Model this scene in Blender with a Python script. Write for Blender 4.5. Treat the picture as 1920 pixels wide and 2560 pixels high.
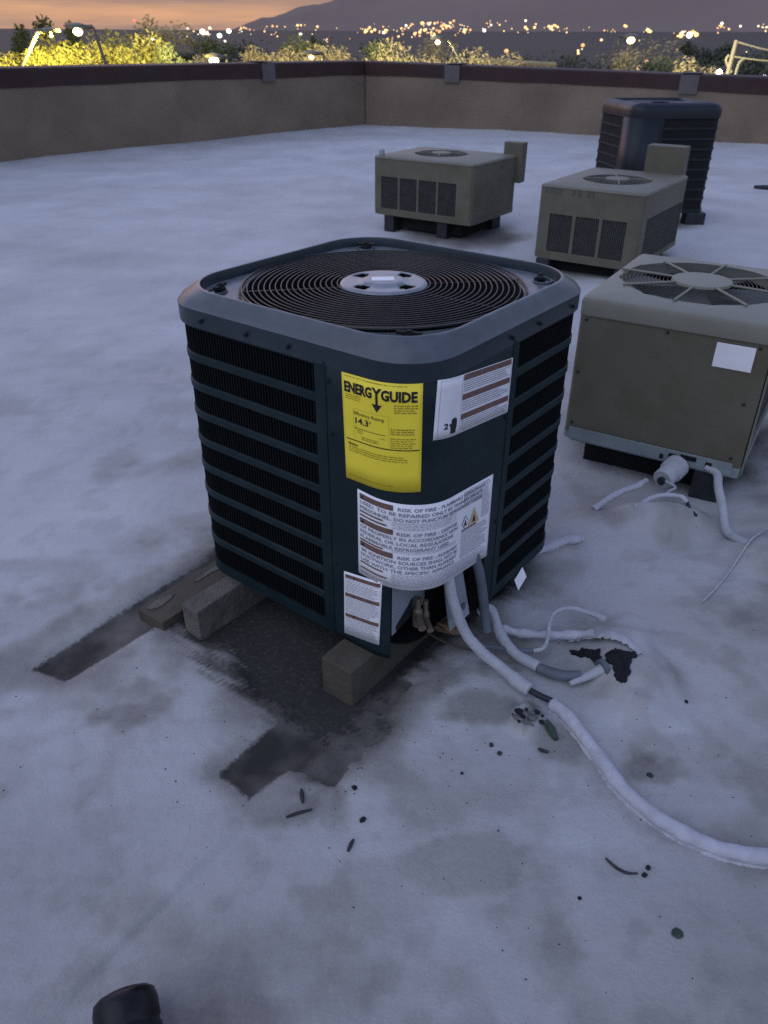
import bpy, bmesh, math, random
import numpy as np
from mathutils import Vector

R = math.radians
random.seed(7)
rng = np.random.default_rng(7)
sc = bpy.context.scene
for o in list(bpy.data.objects):
    bpy.data.objects.remove(o)
COL = sc.collection

# ------------------------------------------------------------------ camera
CAM_H = 1.305
PITCH = 31.57
cam_d = bpy.data.cameras.new('camera')
cam = bpy.data.objects.new('camera', cam_d)
COL.objects.link(cam)
cam.location = (0, 0, CAM_H)
cam.rotation_euler = (R(90 - PITCH), 0, 0)
cam.rotation_mode = 'QUATERNION'
cam.rotation_quaternion = cam.rotation_euler.to_quaternion() @ __import__('mathutils').Quaternion((0, 0, 1), R(-0.255) * -1)
cam_d.sensor_fit = 'VERTICAL'
cam_d.sensor_height = 34.6
cam_d.lens = 34.6 * 1924 / 2560
cam_d.clip_start = 0.05
cam_d.clip_end = 30000
cam_d.dof.use_dof = True
cam_d.dof.focus_distance = 1.68
cam_d.dof.aperture_fstop = 7.5
sc.camera = cam

# ------------------------------------------------------------------ world and added dusk fill lamp
SUNSET_AZ = -24          # degrees left of the viewing direction
world = bpy.data.worlds.new('World')
sc.world = world
world.use_nodes = True
wn = world.node_tree
wn.nodes.clear()


def WN(t, **k):
    n = wn.nodes.new(t)
    for a, b in k.items():
        setattr(n, a, b)
    return n


def wl(a, b):
    wn.links.new(a, b)


def wmath(op, a, b=None, clamp=False):
    n = WN('ShaderNodeMath', operation=op)
    n.use_clamp = clamp
    for i, v in enumerate((a, b)):
        if v is None:
            continue
        if isinstance(v, (int, float)):
            n.inputs[i].default_value = v
        else:
            wl(v, n.inputs[i])
    return n.outputs[0]


def wmix(f, a, b, blend='MIX'):
    n = WN('ShaderNodeMix', data_type='RGBA', blend_type=blend)
    for s, v in ((n.inputs[0], f), (n.inputs[6], a), (n.inputs[7], b)):
        if isinstance(v, (int, float)):
            s.default_value = v
        elif isinstance(v, tuple):
            s.default_value = (*v, 1)
        else:
            wl(v, s)
    return n.outputs[2]


tc = WN('ShaderNodeTexCoord')
sep = WN('ShaderNodeSeparateXYZ')
wl(tc.outputs['Generated'], sep.inputs[0])
sky = WN('ShaderNodeTexSky', sky_type='NISHITA', sun_disc=False)
sky.sun_elevation = R(1.5)
sky.sun_rotation = R(SUNSET_AZ)
sky.altitude = 700
dusk = wmix(1.0, sky.outputs[0], (0.83, 0.785, 1.14), 'MULTIPLY')
# cloud deck low over the horizon: stretched streaks, pink towards the sunset, slate elsewhere
mp = WN('ShaderNodeMapping')
mp.inputs['Scale'].default_value = (1.6, 1.6, 26)
wl(tc.outputs['Generated'], mp.inputs[0])
cn = WN('ShaderNodeTexNoise')
cn.inputs['Scale'].default_value = 2.1
cn.inputs['Detail'].default_value = 5
cn.inputs['Roughness'].default_value = 0.55
wl(mp.outputs[0], cn.inputs['Vector'])
cr = WN('ShaderNodeMapRange')
cr.inputs[1].default_value = 0.38
cr.inputs[2].default_value = 0.66
wl(cn.outputs['Fac'], cr.inputs[0])
dot = WN('ShaderNodeVectorMath', operation='DOT_PRODUCT')
wl(tc.outputs['Generated'], dot.inputs[0])
dot.inputs[1].default_value = (math.sin(R(SUNSET_AZ)), math.cos(R(SUNSET_AZ)), 0)
glow = WN('ShaderNodeMapRange', interpolation_type='SMOOTHSTEP')
glow.inputs[1].default_value = 0.80
glow.inputs[2].default_value = 0.99
wl(dot.outputs['Value'], glow.inputs[0])
warm = wmix(cr.outputs[0], (0.82, 0.44, 0.25), (0.34, 0.24, 0.22))
cool = wmix(cr.outputs[0], (0.27, 0.24, 0.28), (0.18, 0.16, 0.19))
deck = wmix(glow.outputs[0], cool, warm)
elev = WN('ShaderNodeMapRange', interpolation_type='SMOOTHSTEP')
elev.inputs[1].default_value = 0.03
elev.inputs[2].default_value = 0.42
wl(sep.outputs[2], elev.inputs[0])
skycol = wmix(elev.outputs[0], deck, dusk)
bg = WN('ShaderNodeBackground')
bg.inputs['Strength'].default_value = 0.93
wl(skycol, bg.inputs['Color'])
wo = WN('ShaderNodeOutputWorld')
wl(bg.outputs[0], wo.inputs[0])

dusk_fill_d = bpy.data.lights.new('sun', 'SUN')  # soft lamp added in place of the bright dusk sky behind the camera
dusk_fill_d.energy = 0.85
dusk_fill_d.angle = R(70)
dusk_fill_d.color = (0.84, 0.87, 1.0)
sun = bpy.data.objects.new('sun', dusk_fill_d)  # the added dusk fill lamp
COL.objects.link(sun)
sun.rotation_euler = Vector((0.50, 0.42, -0.78)).to_track_quat('-Z', 'Y').to_euler()

sc.view_settings.view_transform = 'Standard'
sc.view_settings.look = 'None'
sc.view_settings.exposure = 0.0
sc.view_settings.gamma = 1
sc.view_settings.use_curve_mapping = False
sc.cycles.max_bounces = 6
sc.cycles.diffuse_bounces = 3
sc.cycles.glossy_bounces = 3
sc.cycles.sample_clamp_indirect = 4
sc.cycles.use_denoising = False

# ------------------------------------------------------------------ numpy noise
_perm = rng.random((256, 256))


def vnoise(x, y):
    xi = np.floor(x).astype(int); yi = np.floor(y).astype(int)
    fx = x - xi; fy = y - yi
    fx = fx * fx * (3 - 2 * fx); fy = fy * fy * (3 - 2 * fy)
    g = lambda a, b: _perm[a & 255, b & 255]
    return (g(xi, yi) * (1 - fx) + g(xi + 1, yi) * fx) * (1 - fy) + (g(xi, yi + 1) * (1 - fx) + g(xi + 1, yi + 1) * fx) * fy


def fbm(x, y, f=1.0, oct=4, seed=0):
    s = 0; a = 0.5
    for k in range(oct):
        s = s + a * (vnoise(x * f + 17.3 * k + seed, y * f - 9.1 * k + seed * 1.7) * 2 - 1)
        f *= 2.03; a *= 0.5
    return s


def smooth(a, b, v):
    t = np.clip((v - a) / (b - a), 0, 1)
    return t * t * (3 - 2 * t)


def poly_sd(x, y, poly):
    """signed distance to a polygon, negative inside"""
    P = np.array(poly, float); n = len(P)
    d = np.full(np.shape(x), 1e9); ins = np.zeros(np.shape(x), bool)
    for i in range(n):
        a = P[i]; b = P[(i + 1) % n]
        e = b - a; L = e @ e
        t = np.clip(((x - a[0]) * e[0] + (y - a[1]) * e[1]) / L, 0, 1)
        d = np.minimum(d, np.hypot(x - a[0] - t * e[0], y - a[1] - t * e[1]))
        c = ((a[1] > y) != (b[1] > y))
        with np.errstate(divide='ignore', invalid='ignore'):
            xx = a[0] + (y - a[1]) / (b[1] - a[1] + 1e-12) * e[0]
        ins ^= c & (x < xx)
    return np.where(ins, -d, d)


# ------------------------------------------------------------------ materials
def mat(name, col, rough=0.6, metal=0.0, var=0.0, vscale=8.0, bump=0.0, bscale=60.0, spec=0.4, dirt=None, dscale=3.0, damt=0.5):
    m = bpy.data.materials.new(name)
    m.use_nodes = True
    nt = m.node_tree
    b = nt.nodes['Principled BSDF']
    b.inputs['Base Color'].default_value = (*col, 1)
    b.inputs['Roughness'].default_value = rough
    b.inputs['Metallic'].default_value = metal
    b.inputs['Specular IOR Level'].default_value = spec
    tcn = nt.nodes.new('ShaderNodeTexCoord')
    last = None
    if var:
        n = nt.nodes.new('ShaderNodeTexNoise'); n.inputs['Scale'].default_value = vscale; n.inputs['Detail'].default_value = 6
        nt.links.new(tcn.outputs['Object'], n.inputs['Vector'])
        r = nt.nodes.new('ShaderNodeMapRange'); r.inputs[1].default_value = 0.3; r.inputs[2].default_value = 0.7
        r.inputs[3].default_value = 1 - var; r.inputs[4].default_value = 1 + var
        nt.links.new(n.outputs['Fac'], r.inputs[0])
        mx = nt.nodes.new('ShaderNodeVectorMath'); mx.operation = 'SCALE'
        mx.inputs[0].default_value = col
        nt.links.new(r.outputs[0], mx.inputs['Scale'])
        last = mx.outputs[0]
        nt.links.new(last, b.inputs['Base Color'])
        r2 = nt.nodes.new('ShaderNodeMapRange'); r2.inputs[3].default_value = max(0, rough - 0.12); r2.inputs[4].default_value = min(1, rough + 0.12)
        nt.links.new(n.outputs['Fac'], r2.inputs[0]); nt.links.new(r2.outputs[0], b.inputs['Roughness'])
    if dirt:
        n = nt.nodes.new('ShaderNodeTexNoise'); n.inputs['Scale'].default_value = dscale; n.inputs['Detail'].default_value = 8
        n.inputs['Roughness'].default_value = 0.65
        nt.links.new(tcn.outputs['Object'], n.inputs['Vector'])
        r = nt.nodes.new('ShaderNodeMapRange'); r.inputs[1].default_value = 0.48; r.inputs[2].default_value = 0.72
        r.inputs[4].default_value = damt
        nt.links.new(n.outputs['Fac'], r.inputs[0])
        mx = nt.nodes.new('ShaderNodeMix'); mx.data_type = 'RGBA'
        nt.links.new(r.outputs[0], mx.inputs[0])
        if last:
            nt.links.new(last, mx.inputs[6])
        else:
            mx.inputs[6].default_value = (*col, 1)
        mx.inputs[7].default_value = (*dirt, 1)
        nt.links.new(mx.outputs[2], b.inputs['Base Color'])
    if bump:
        n = nt.nodes.new('ShaderNodeTexNoise'); n.inputs['Scale'].default_value = bscale; n.inputs['Detail'].default_value = 4
        nt.links.new(tcn.outputs['Object'], n.inputs['Vector'])
        bp = nt.nodes.new('ShaderNodeBump'); bp.inputs['Strength'].default_value = bump; bp.inputs['Distance'].default_value = 0.01
        nt.links.new(n.outputs['Fac'], bp.inputs['Height'])
        nt.links.new(bp.outputs[0], b.inputs['Normal'])
    return m


def emit(name, col, strength):
    m = bpy.data.materials.new(name)
    m.use_nodes = True
    nt = m.node_tree
    b = nt.nodes['Principled BSDF']
    b.inputs['Base Color'].default_value = (0.3, 0.3, 0.3, 1)
    b.inputs['Emission Color'].default_value = (*col, 1)
    b.inputs['Emission Strength'].default_value = strength
    m.cycles.emission_sampling = 'NONE'
    return m


M = dict(
    paint=mat('slate_blue_paint', (0.0105, 0.0215, 0.025), 0.5, 0.0, 0.16, 14, 0.04, 260, 0.16, (0.034, 0.041, 0.042), 7, 0.35),
    cap=mat('sky_lifted_cap_paint', (0.021, 0.033, 0.041), 0.36, 0.0, 0.12, 18, 0.03, 260, 0.4, (0.06, 0.068, 0.075), 11, 0.25),  # body paint made lighter to carry the sky light on the cap
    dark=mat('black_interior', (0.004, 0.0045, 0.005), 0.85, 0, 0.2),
    fin=mat('dark_fin', (0.0045, 0.006, 0.0065), 0.8, 0.0, 0.2, spec=0.1),
    wire=mat('guard_wire', (0.007, 0.008, 0.009), 0.40, 0.0, 0.15, spec=0.28),
    hub=mat('hub_steel', (0.22, 0.235, 0.26), 0.36, 0.2, 0.15, 30, 0.05, 120),
    silver=mat('silver_plate', (0.24, 0.27, 0.29), 0.45, 0.1, 0.1),
    white=mat('white_label', (0.80, 0.79, 0.80), 0.5, 0, 0.05, 20),
    yellow=mat('yellow_label', (0.92, 0.73, 0.045), 0.5, 0, 0.05, 20),
    ink=mat('black_ink', (0.016, 0.016, 0.016), 0.6),
    ochre_ink=mat('olive_ink', (0.36, 0.28, 0.02), 0.6),
    grey_ink=mat('grey_ink', (0.24, 0.24, 0.27), 0.6),
    brown=mat('brown_ink', (0.17, 0.095, 0.075), 0.6, 0, 0.15, 60),
    sand_ink=mat('sand_ink', (0.55, 0.42, 0.22), 0.6),
    tan=mat('tan_metal', (0.120, 0.111, 0.078), 0.55, 0, 0.10, 5, 0.04, 150, 0.3, (0.080, 0.064, 0.034), 4.2, 0.7),
    tanlid_small=mat('small_tan_lid', (0.160, 0.151, 0.114), 0.55, 0, 0.08, 6, 0.04, 150, 0.3, (0.11, 0.10, 0.075), 4, 0.5),
    tanlid=mat('tan_lid', (0.190, 0.182, 0.140), 0.5, 0, 0.08, 6, 0.04, 150, 0.3, (0.16, 0.15, 0.12), 4, 0.5),
    tandark=mat('tan_grille_dark', (0.034, 0.036, 0.031), 0.7, 0, 0.2, 20),
    grey_slat=mat('grille_slat', (0.075, 0.075, 0.066), 0.6, 0, 0.15, 20),
    navy=mat('navy_metal', (0.006, 0.009, 0.013), 0.5, 0, 0.15, 6, spec=0.4),
    greenpan=mat('pale_pan', (0.20, 0.24, 0.24), 0.5, 0, 0.15, 8, dirt=(0.09, 0.09, 0.08), dscale=7),
    stone=mat('dirty_crumb', (0.12, 0.115, 0.115), 0.85, 0, 0.3, 60),
    brass=mat('dull_brass', (0.16, 0.125, 0.09), 0.5, 0.3, 0.3, 30),
    wood=mat('weathered_timber', (0.085, 0.074, 0.055), 0.85, 0, 0.25, 12, 0.35, 90, 0.2, (0.06, 0.053, 0.045), 6, 0.7),
    paintedwood=mat('old_painted_timber', (0.140, 0.128, 0.108), 0.8, 0, 0.4, 14, 0.5, 80, 0.15, (0.075, 0.064, 0.05), 7, 1.0),
    pipe=mat('coated_pipe', (0.40, 0.41, 0.43), 0.75, 0, 0.14, 16, 0.4, 70, 0.25, (0.28, 0.27, 0.27), 9, 0.5),
    foam=mat('lumpy_coating', (0.44, 0.44, 0.48), 0.8, 0, 0.14, 20, 0.6, 50, 0.25, (0.26, 0.25, 0.25), 12, 0.5),
    rubber=mat('black_rubber', (0.018, 0.02, 0.024), 0.55, 0, 0.2, 30, 0.15, 80),
    conduit=mat('grey_conduit', (0.10, 0.115, 0.135), 0.6, 0, 0.15, 20),
    felt=mat('torn_felt', (0.009, 0.009, 0.012), 0.8, 0, 0.3, 40, 0.6, 90),
    twig=mat('dark_twig', (0.035, 0.033, 0.036), 0.8, 0, 0.3, 60),
    leaf=mat('dry_leaf', (0.14, 0.085, 0.045), 0.7, 0, 0.4, 40),
    greenleaf=mat('green_leaf', (0.03, 0.05, 0.035), 0.6, 0, 0.3, 40),
    wall=mat('stucco', (0.205, 0.156, 0.112), 0.9, 0, 0.16, 1.3, 0.7, 45, 0.2, (0.14, 0.108, 0.080), 0.8, 0.7),
    coping=mat('maroon_coping', (0.048, 0.025, 0.022), 0.65, 0, 0.18, 2.5, 0.1, 30, 0.25, (0.05, 0.035, 0.035), 1.5, 0.6),
    cover=mat('pale_joint_plate', (0.110, 0.098, 0.094), 0.7, 0, 0.15, 4, dirt=(0.1, 0.08, 0.08), dscale=6),
    street=mat('lamp_pole_paint', (0.16, 0.15, 0.12), 0.6, 0, 0.1),
    bark=mat('bark', (0.10, 0.085, 0.06), 0.9, 0, 0.2),
    soil=mat('desert_soil', (0.048, 0.036, 0.025), 0.95, 0, 0.3, 0.02),
    mount=mat('mountain_rock', (0.235, 0.180, 0.150), 1.0, 0, 0.12, 0.0006, 0, 60, 0.0),
    stucco2=mat('pale_house_wall', (0.45, 0.42, 0.38), 0.9, 0, 0.1),
    plastic=mat('black_plastic', (0.006, 0.006, 0.008), 0.38, 0, 0.2, 20, 0.08, 120, 0.3),
)
LEAF = {k: mat('foliage_' + k, c, 0.75, 0, 0.35, 1.5, spec=0.2) for k, c in dict(
    dark=(0.035, 0.045, 0.030), olive=(0.13, 0.125, 0.04), dry=(0.19, 0.165, 0.10), green=(0.085, 0.10, 0.045), rose=(0.12, 0.075, 0.06)).items()}


def add_sky_lift(m, col, amt):  # sky light painted into the colour of up-facing faces
    """sky light painted in: a paler tone on faces that point up"""
    nt = m.node_tree; b = nt.nodes['Principled BSDF']
    src = b.inputs['Base Color'].links[0].from_socket
    g = nt.nodes.new('ShaderNodeNewGeometry'); sp = nt.nodes.new('ShaderNodeSeparateXYZ'); nt.links.new(g.outputs['Normal'], sp.inputs[0])
    r = nt.nodes.new('ShaderNodeMapRange'); r.inputs[1].default_value = .25; r.inputs[2].default_value = .95; r.inputs[4].default_value = amt
    nt.links.new(sp.outputs[2], r.inputs[0])
    n = nt.nodes.new('ShaderNodeTexNoise'); n.inputs['Scale'].default_value = 26; n.inputs['Detail'].default_value = 6
    tcn = nt.nodes.new('ShaderNodeTexCoord'); nt.links.new(tcn.outputs['Object'], n.inputs['Vector'])
    r2 = nt.nodes.new('ShaderNodeMapRange'); r2.inputs[1].default_value = .25; r2.inputs[2].default_value = .65; r2.inputs[3].default_value = .6
    nt.links.new(n.outputs['Fac'], r2.inputs[0])
    mu = nt.nodes.new('ShaderNodeMath'); mu.operation = 'MULTIPLY'; nt.links.new(r.outputs[0], mu.inputs[0]); nt.links.new(r2.outputs[0], mu.inputs[1])
    mx = nt.nodes.new('ShaderNodeMix'); mx.data_type = 'RGBA'; nt.links.new(mu.outputs[0], mx.inputs[0]); nt.links.new(src, mx.inputs[6]); mx.inputs[7].default_value = (*col, 1)
    nt.links.new(mx.outputs[2], b.inputs['Base Color'])


add_sky_lift(M['cap'], (0.135, 0.148, 0.160), 0.95)  # cap top paled as if lit by the sky
add_sky_lift(M['tanlid'], (0.24, 0.23, 0.19), 0.35)

# ------------------------------------------------------------------ mesh helpers
class MB:
    def __init__(s):
        s.v = []; s.f = []

    def add(s, verts, faces):
        b = len(s.v)
        s.v += [tuple(map(float, q)) for q in verts]
        s.f += [tuple(i + b for i in q) for q in faces]

    def box(s, c, size, rz=0.0, ry=0.0):
        hx, hy, hz = [q / 2 for q in size]
        pts = []
        for x, y, z in ((-1, -1, -1), (1, -1, -1), (1, 1, -1), (-1, 1, -1), (-1, -1, 1), (1, -1, 1), (1, 1, 1), (-1, 1, 1)):
            p = [x * hx, y * hy, z * hz]
            p = [p[0] * math.cos(ry) + p[2] * math.sin(ry), p[1], -p[0] * math.sin(ry) + p[2] * math.cos(ry)]
            pts.append((c[0] + p[0] * math.cos(rz) - p[1] * math.sin(rz), c[1] + p[0] * math.sin(rz) + p[1] * math.cos(rz), c[2] + p[2]))
        s.add(pts, [(3, 2, 1, 0), (4, 5, 6, 7), (0, 1, 5, 4), (1, 2, 6, 5), (2, 3, 7, 6), (3, 0, 4, 7)])

    def tube(s, path, rad, seg=10, cap=True, lump=0.0, seed=0):
        P = [np.array(q, float) for q in path]; n = len(P)
        rad = rad if hasattr(rad, '__len__') else [rad] * n
        T = []
        for i in range(n):
            t = P[min(i + 1, n - 1)] - P[max(i - 1, 0)]
            T.append(t / (np.linalg.norm(t) + 1e-12))
        up = np.array([0, 0, 1.0]) if abs(T[0][2]) < 0.9 else np.array([1.0, 0, 0])
        A = np.cross(T[0], up); A /= np.linalg.norm(A)
        rnd = random.Random(seed)
        ph = [rnd.random() * 6.28 for _ in range(6)]
        vs = []
        for i in range(n):
            A = A - T[i] * (A @ T[i]); A /= np.linalg.norm(A)
            B = np.cross(T[i], A)
            for k in range(seg):
                a = 2 * math.pi * k / seg
                l = 1 + lump * (math.sin(a * 2 + ph[0] + i * 0.5) * 0.4 + math.sin(i * 0.9 + ph[1] + a) * 0.4 + math.sin(i * 1.7 + ph[2] + 3 * a) * 0.3 + rnd.uniform(-.3, .3))
                vs.append(P[i] + (A * math.cos(a) + B * math.sin(a)) * rad[i] * l)
        fs = [(i * seg + k, i * seg + (k + 1) % seg, (i + 1) * seg + (k + 1) % seg, (i + 1) * seg + k) for i in range(n - 1) for k in range(seg)]
        if cap:
            fs.append(tuple(range(seg - 1, -1, -1))); fs.append(tuple((n - 1) * seg + k for k in range(seg)))
        s.add(vs, fs)

    def lathe(s, prof, c, seg=24, axis=(0, 0, 1)):
        ax = Vector(axis).normalized()
        q = Vector((0, 0, 1)).rotation_difference(ax)
        vs = []
        for r_, z_ in prof:
            for k in range(seg):
                a = 2 * math.pi * k / seg
                p = q @ Vector((r_ * math.cos(a), r_ * math.sin(a), z_))
                vs.append((c[0] + p.x, c[1] + p.y, c[2] + p.z))
        n = len(prof)
        fs = [(i * seg + k, i * seg + (k + 1) % seg, (i + 1) * seg + (k + 1) % seg, (i + 1) * seg + k) for i in range(n - 1) for k in range(seg)]
        if prof[0][0] > 1e-6:
            fs.append(tuple(range(seg - 1, -1, -1)))
        if prof[-1][0] > 1e-6:
            fs.append(tuple((n - 1) * seg + k for k in range(seg)))
        s.add(vs, fs)

    def torus(s, c, r_, t, seg=72, ts=6):
        vs = []; fs = []
        for i in range(seg):
            a = 2 * math.pi * i / seg
            for k in range(ts):
                b = 2 * math.pi * k / ts
                rr = r_ + t * math.cos(b)
                vs.append((c[0] + rr * math.cos(a), c[1] + rr * math.sin(a), c[2] + t * math.sin(b)))
        for i in range(seg):
            for k in range(ts):
                j = (i + 1) % seg; l = (k + 1) % ts
                fs.append((i * ts + k, j * ts + k, j * ts + l, i * ts + l))
        s.add(vs, fs)

    def build(s, name, m, parent=None, smooth=False, bevel=0.0, solid=0.0, origin=None, recalc=True):
        me = bpy.data.meshes.new(name)
        loc = Vector(parent_world(parent)) if parent else (Vector(origin) if origin else Vector((0, 0, 0)))
        me.from_pydata([(q[0] - loc.x, q[1] - loc.y, q[2] - loc.z) for q in s.v], [], s.f)
        if recalc:
            bm = bmesh.new(); bm.from_mesh(me)
            bmesh.ops.remove_doubles(bm, verts=bm.verts, dist=1e-6)
            bmesh.ops.recalc_face_normals(bm, faces=bm.faces)
            bm.to_mesh(me); bm.free()
        o = bpy.data.objects.new(name, me)
        COL.objects.link(o)
        me.materials.append(m)
        if parent:
            o.parent = parent
        elif origin:
            o.location = loc
        if bevel:
            md = o.modifiers.new('bevel', 'BEVEL'); md.width = bevel; md.segments = 2; md.limit_method = 'ANGLE'; md.angle_limit = R(40)
        if solid:
            md = o.modifiers.new('solid', 'SOLIDIFY'); md.thickness = solid; md.offset = 0
        if smooth:
            for p in me.polygons:
                p.use_smooth = True
            try:
                me.set_sharp_from_angle(angle=R(40))
            except Exception:
                pass
        return o


def parent_world(p):
    v = Vector((0, 0, 0))
    while p:
        v += p.location; p = p.parent
    return v


def tag(o, label=None, cat=None, group=None, kind=None):
    for k, v in (('label', label), ('category', cat), ('group', group), ('kind', kind)):
        if v:
            o[k] = v
    return o


def empty(name, loc, label, cat, group=None):
    o = bpy.data.objects.new(name, None)
    COL.objects.link(o)
    o.location = loc
    o.empty_display_size = 0.1
    return tag(o, label, cat, group)


def spline(pts, n=12):
    P = [np.array(q, float) for q in pts]
    P = [2 * P[0] - P[1]] + P + [2 * P[-1] - P[-2]]
    out = []
    for i in range(1, len(P) - 2):
        for k in range(n):
            t = k / n
            a, b, c, d = P[i - 1:i + 3]
            out.append(0.5 * ((2 * b) + (c - a) * t + (2 * a - 5 * b + 4 * c - d) * t * t + (3 * b - a - 3 * c + d) * t ** 3))
    out.append(P[-2])
    return out


class Outline:
    """rounded rectangle seen from above; s is the arc length from the corner facing the camera:
    negative along the left face (direction e1, length L), positive along the right face (direction e2, length W)"""

    def __init__(s, F, e1, e2, L, W, rad, nc=10):
        s.F = np.array(F, float); s.e1 = np.array(e1); s.e2 = np.array(e2); s.L = L; s.W = W; s.R = rad
        pts = []; nor = []
        cs = [((rad, rad), 180), ((rad, W - rad), 90), ((L - rad, W - rad), 0), ((L - rad, rad), 270)]
        for (ca, cb), a0 in cs:
            for k in range(nc + 1):
                # start on the side we arrive from, walking towards +s
                t = R(a0 + 90 - 90 * k / nc)
                n = (math.cos(t), math.sin(t))
                pts.append((ca + rad * n[0], cb + rad * n[1])); nor.append(n)
        pts.append(pts[0]); nor.append(nor[0])
        pts = np.array(pts); nor = np.array(nor)
        d = np.r_[0, np.cumsum(np.hypot(*np.diff(pts, axis=0).T))]
        s.per = d[-1]; s.d = d - rad * math.pi / 4 * 0 ; s.pts = pts; s.nor = nor
        # the first corner runs from the left face (normal along -e2) to the right face: its middle is the apex
        s.apex = d[nc] / 2
        s.d = d

    def at(s, sv, off=0.0):
        q = (sv + s.apex) % s.per
        x = np.interp(q, s.d, s.pts[:, 0]); y = np.interp(q, s.d, s.pts[:, 1])
        nx = np.interp(q, s.d, s.nor[:, 0]); ny = np.interp(q, s.d, s.nor[:, 1])
        l = math.hypot(nx, ny) or 1
        a = x + nx / l * off; b = y + ny / l * off
        p = s.F + s.e1 * a + s.e2 * b
        return float(p[0]), float(p[1])

    def centre(s):
        return s.F + s.e1 * s.L / 2 + s.e2 * s.W / 2

    def svals(s, s0, s1, step=0.012):
        """sample points incl. the kinks of the outline"""
        n = max(2, int((s1 - s0) / step) + 1)
        return np.linspace(s0, s1, n)

    def loop(s, n=128, off=0.0):
        return [s.at(s.per * k / n, off) for k in range(n)]

    def wall(s, mb, s0, s1, z0, z1, off0, off1, step=0.012):
        """a bar following the outline: inner offset off0, outer off1"""
        S = s.svals(s0, s1, step); vs = []
        for q in S:
            i = s.at(q, off0); o = s.at(q, off1)
            vs += [(*i, z0), (*o, z0), (*o, z1), (*i, z1)]
        fs = []
        for k in range(len(S) - 1):
            for j in range(4):
                fs.append((k * 4 + j, k * 4 + (j + 1) % 4, k * 4 + 4 + (j + 1) % 4, k * 4 + 4 + j))
        e = (len(S) - 1) * 4
        fs += [(0, 1, 2, 3), (e + 3, e + 2, e + 1, e)]
        mb.add(vs, fs)

    def sheet(s, mb, S, Z, off, hole=None):
        """grid of faces on the outline, faces where hole(s, z) is true left out"""
        vs = [(*s.at(q, off), z) for q in S for z in Z]
        nz = len(Z); fs = []
        for i in range(len(S) - 1):
            for j in range(nz - 1):
                if hole and hole((S[i] + S[i + 1]) / 2, (Z[j] + Z[j + 1]) / 2):
                    continue
                fs.append((i * nz + j, (i + 1) * nz + j, (i + 1) * nz + j + 1, i * nz + j + 1))
        mb.add(vs, fs)


# ------------------------------------------------------------------ roof
UNIT_C = np.array([-0.003, 1.799]); YAW = R(52.55)
E1 = np.array([-math.sin(YAW), math.cos(YAW)])      # along the left-hand face
E2 = np.array([math.cos(YAW), math.sin(YAW)])       # along the right-hand face
UNIT_F = UNIT_C - (E1 + E2) * 0.723 / 2
ZB = 0.084
STRIP1 = [(-0.865, 1.392), (-0.756, 1.347), (-0.555, 1.60), (-0.20, 2.05), (-0.30, 2.13), (-0.60, 1.77)]
STRIP2 = [(-0.352, 1.083), (-0.268, 1.016), (-0.10, 1.20), (0.50, 1.98), (0.40, 2.06), (-0.20, 1.29)]
UNDER = [(-0.60, 1.60), (-0.52, 1.485), (-0.417, 1.405), (-0.30, 1.245), (-0.13, 1.14), (0.0, 1.24), (0.12, 1.39), (0.25, 1.52),
         (0.40, 1.75), (0.40, 2.0), (0.0, 2.25), (-0.40, 2.0)]
RAG = [(-0.28, 1.10), (-0.16, 1.075), (-0.09, 1.055), (-0.045, 1.11), (-0.02, 1.17), (0.03, 1.22), (0.025, 1.265), (0.1, 1.36), (-0.1, 1.42)]


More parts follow.
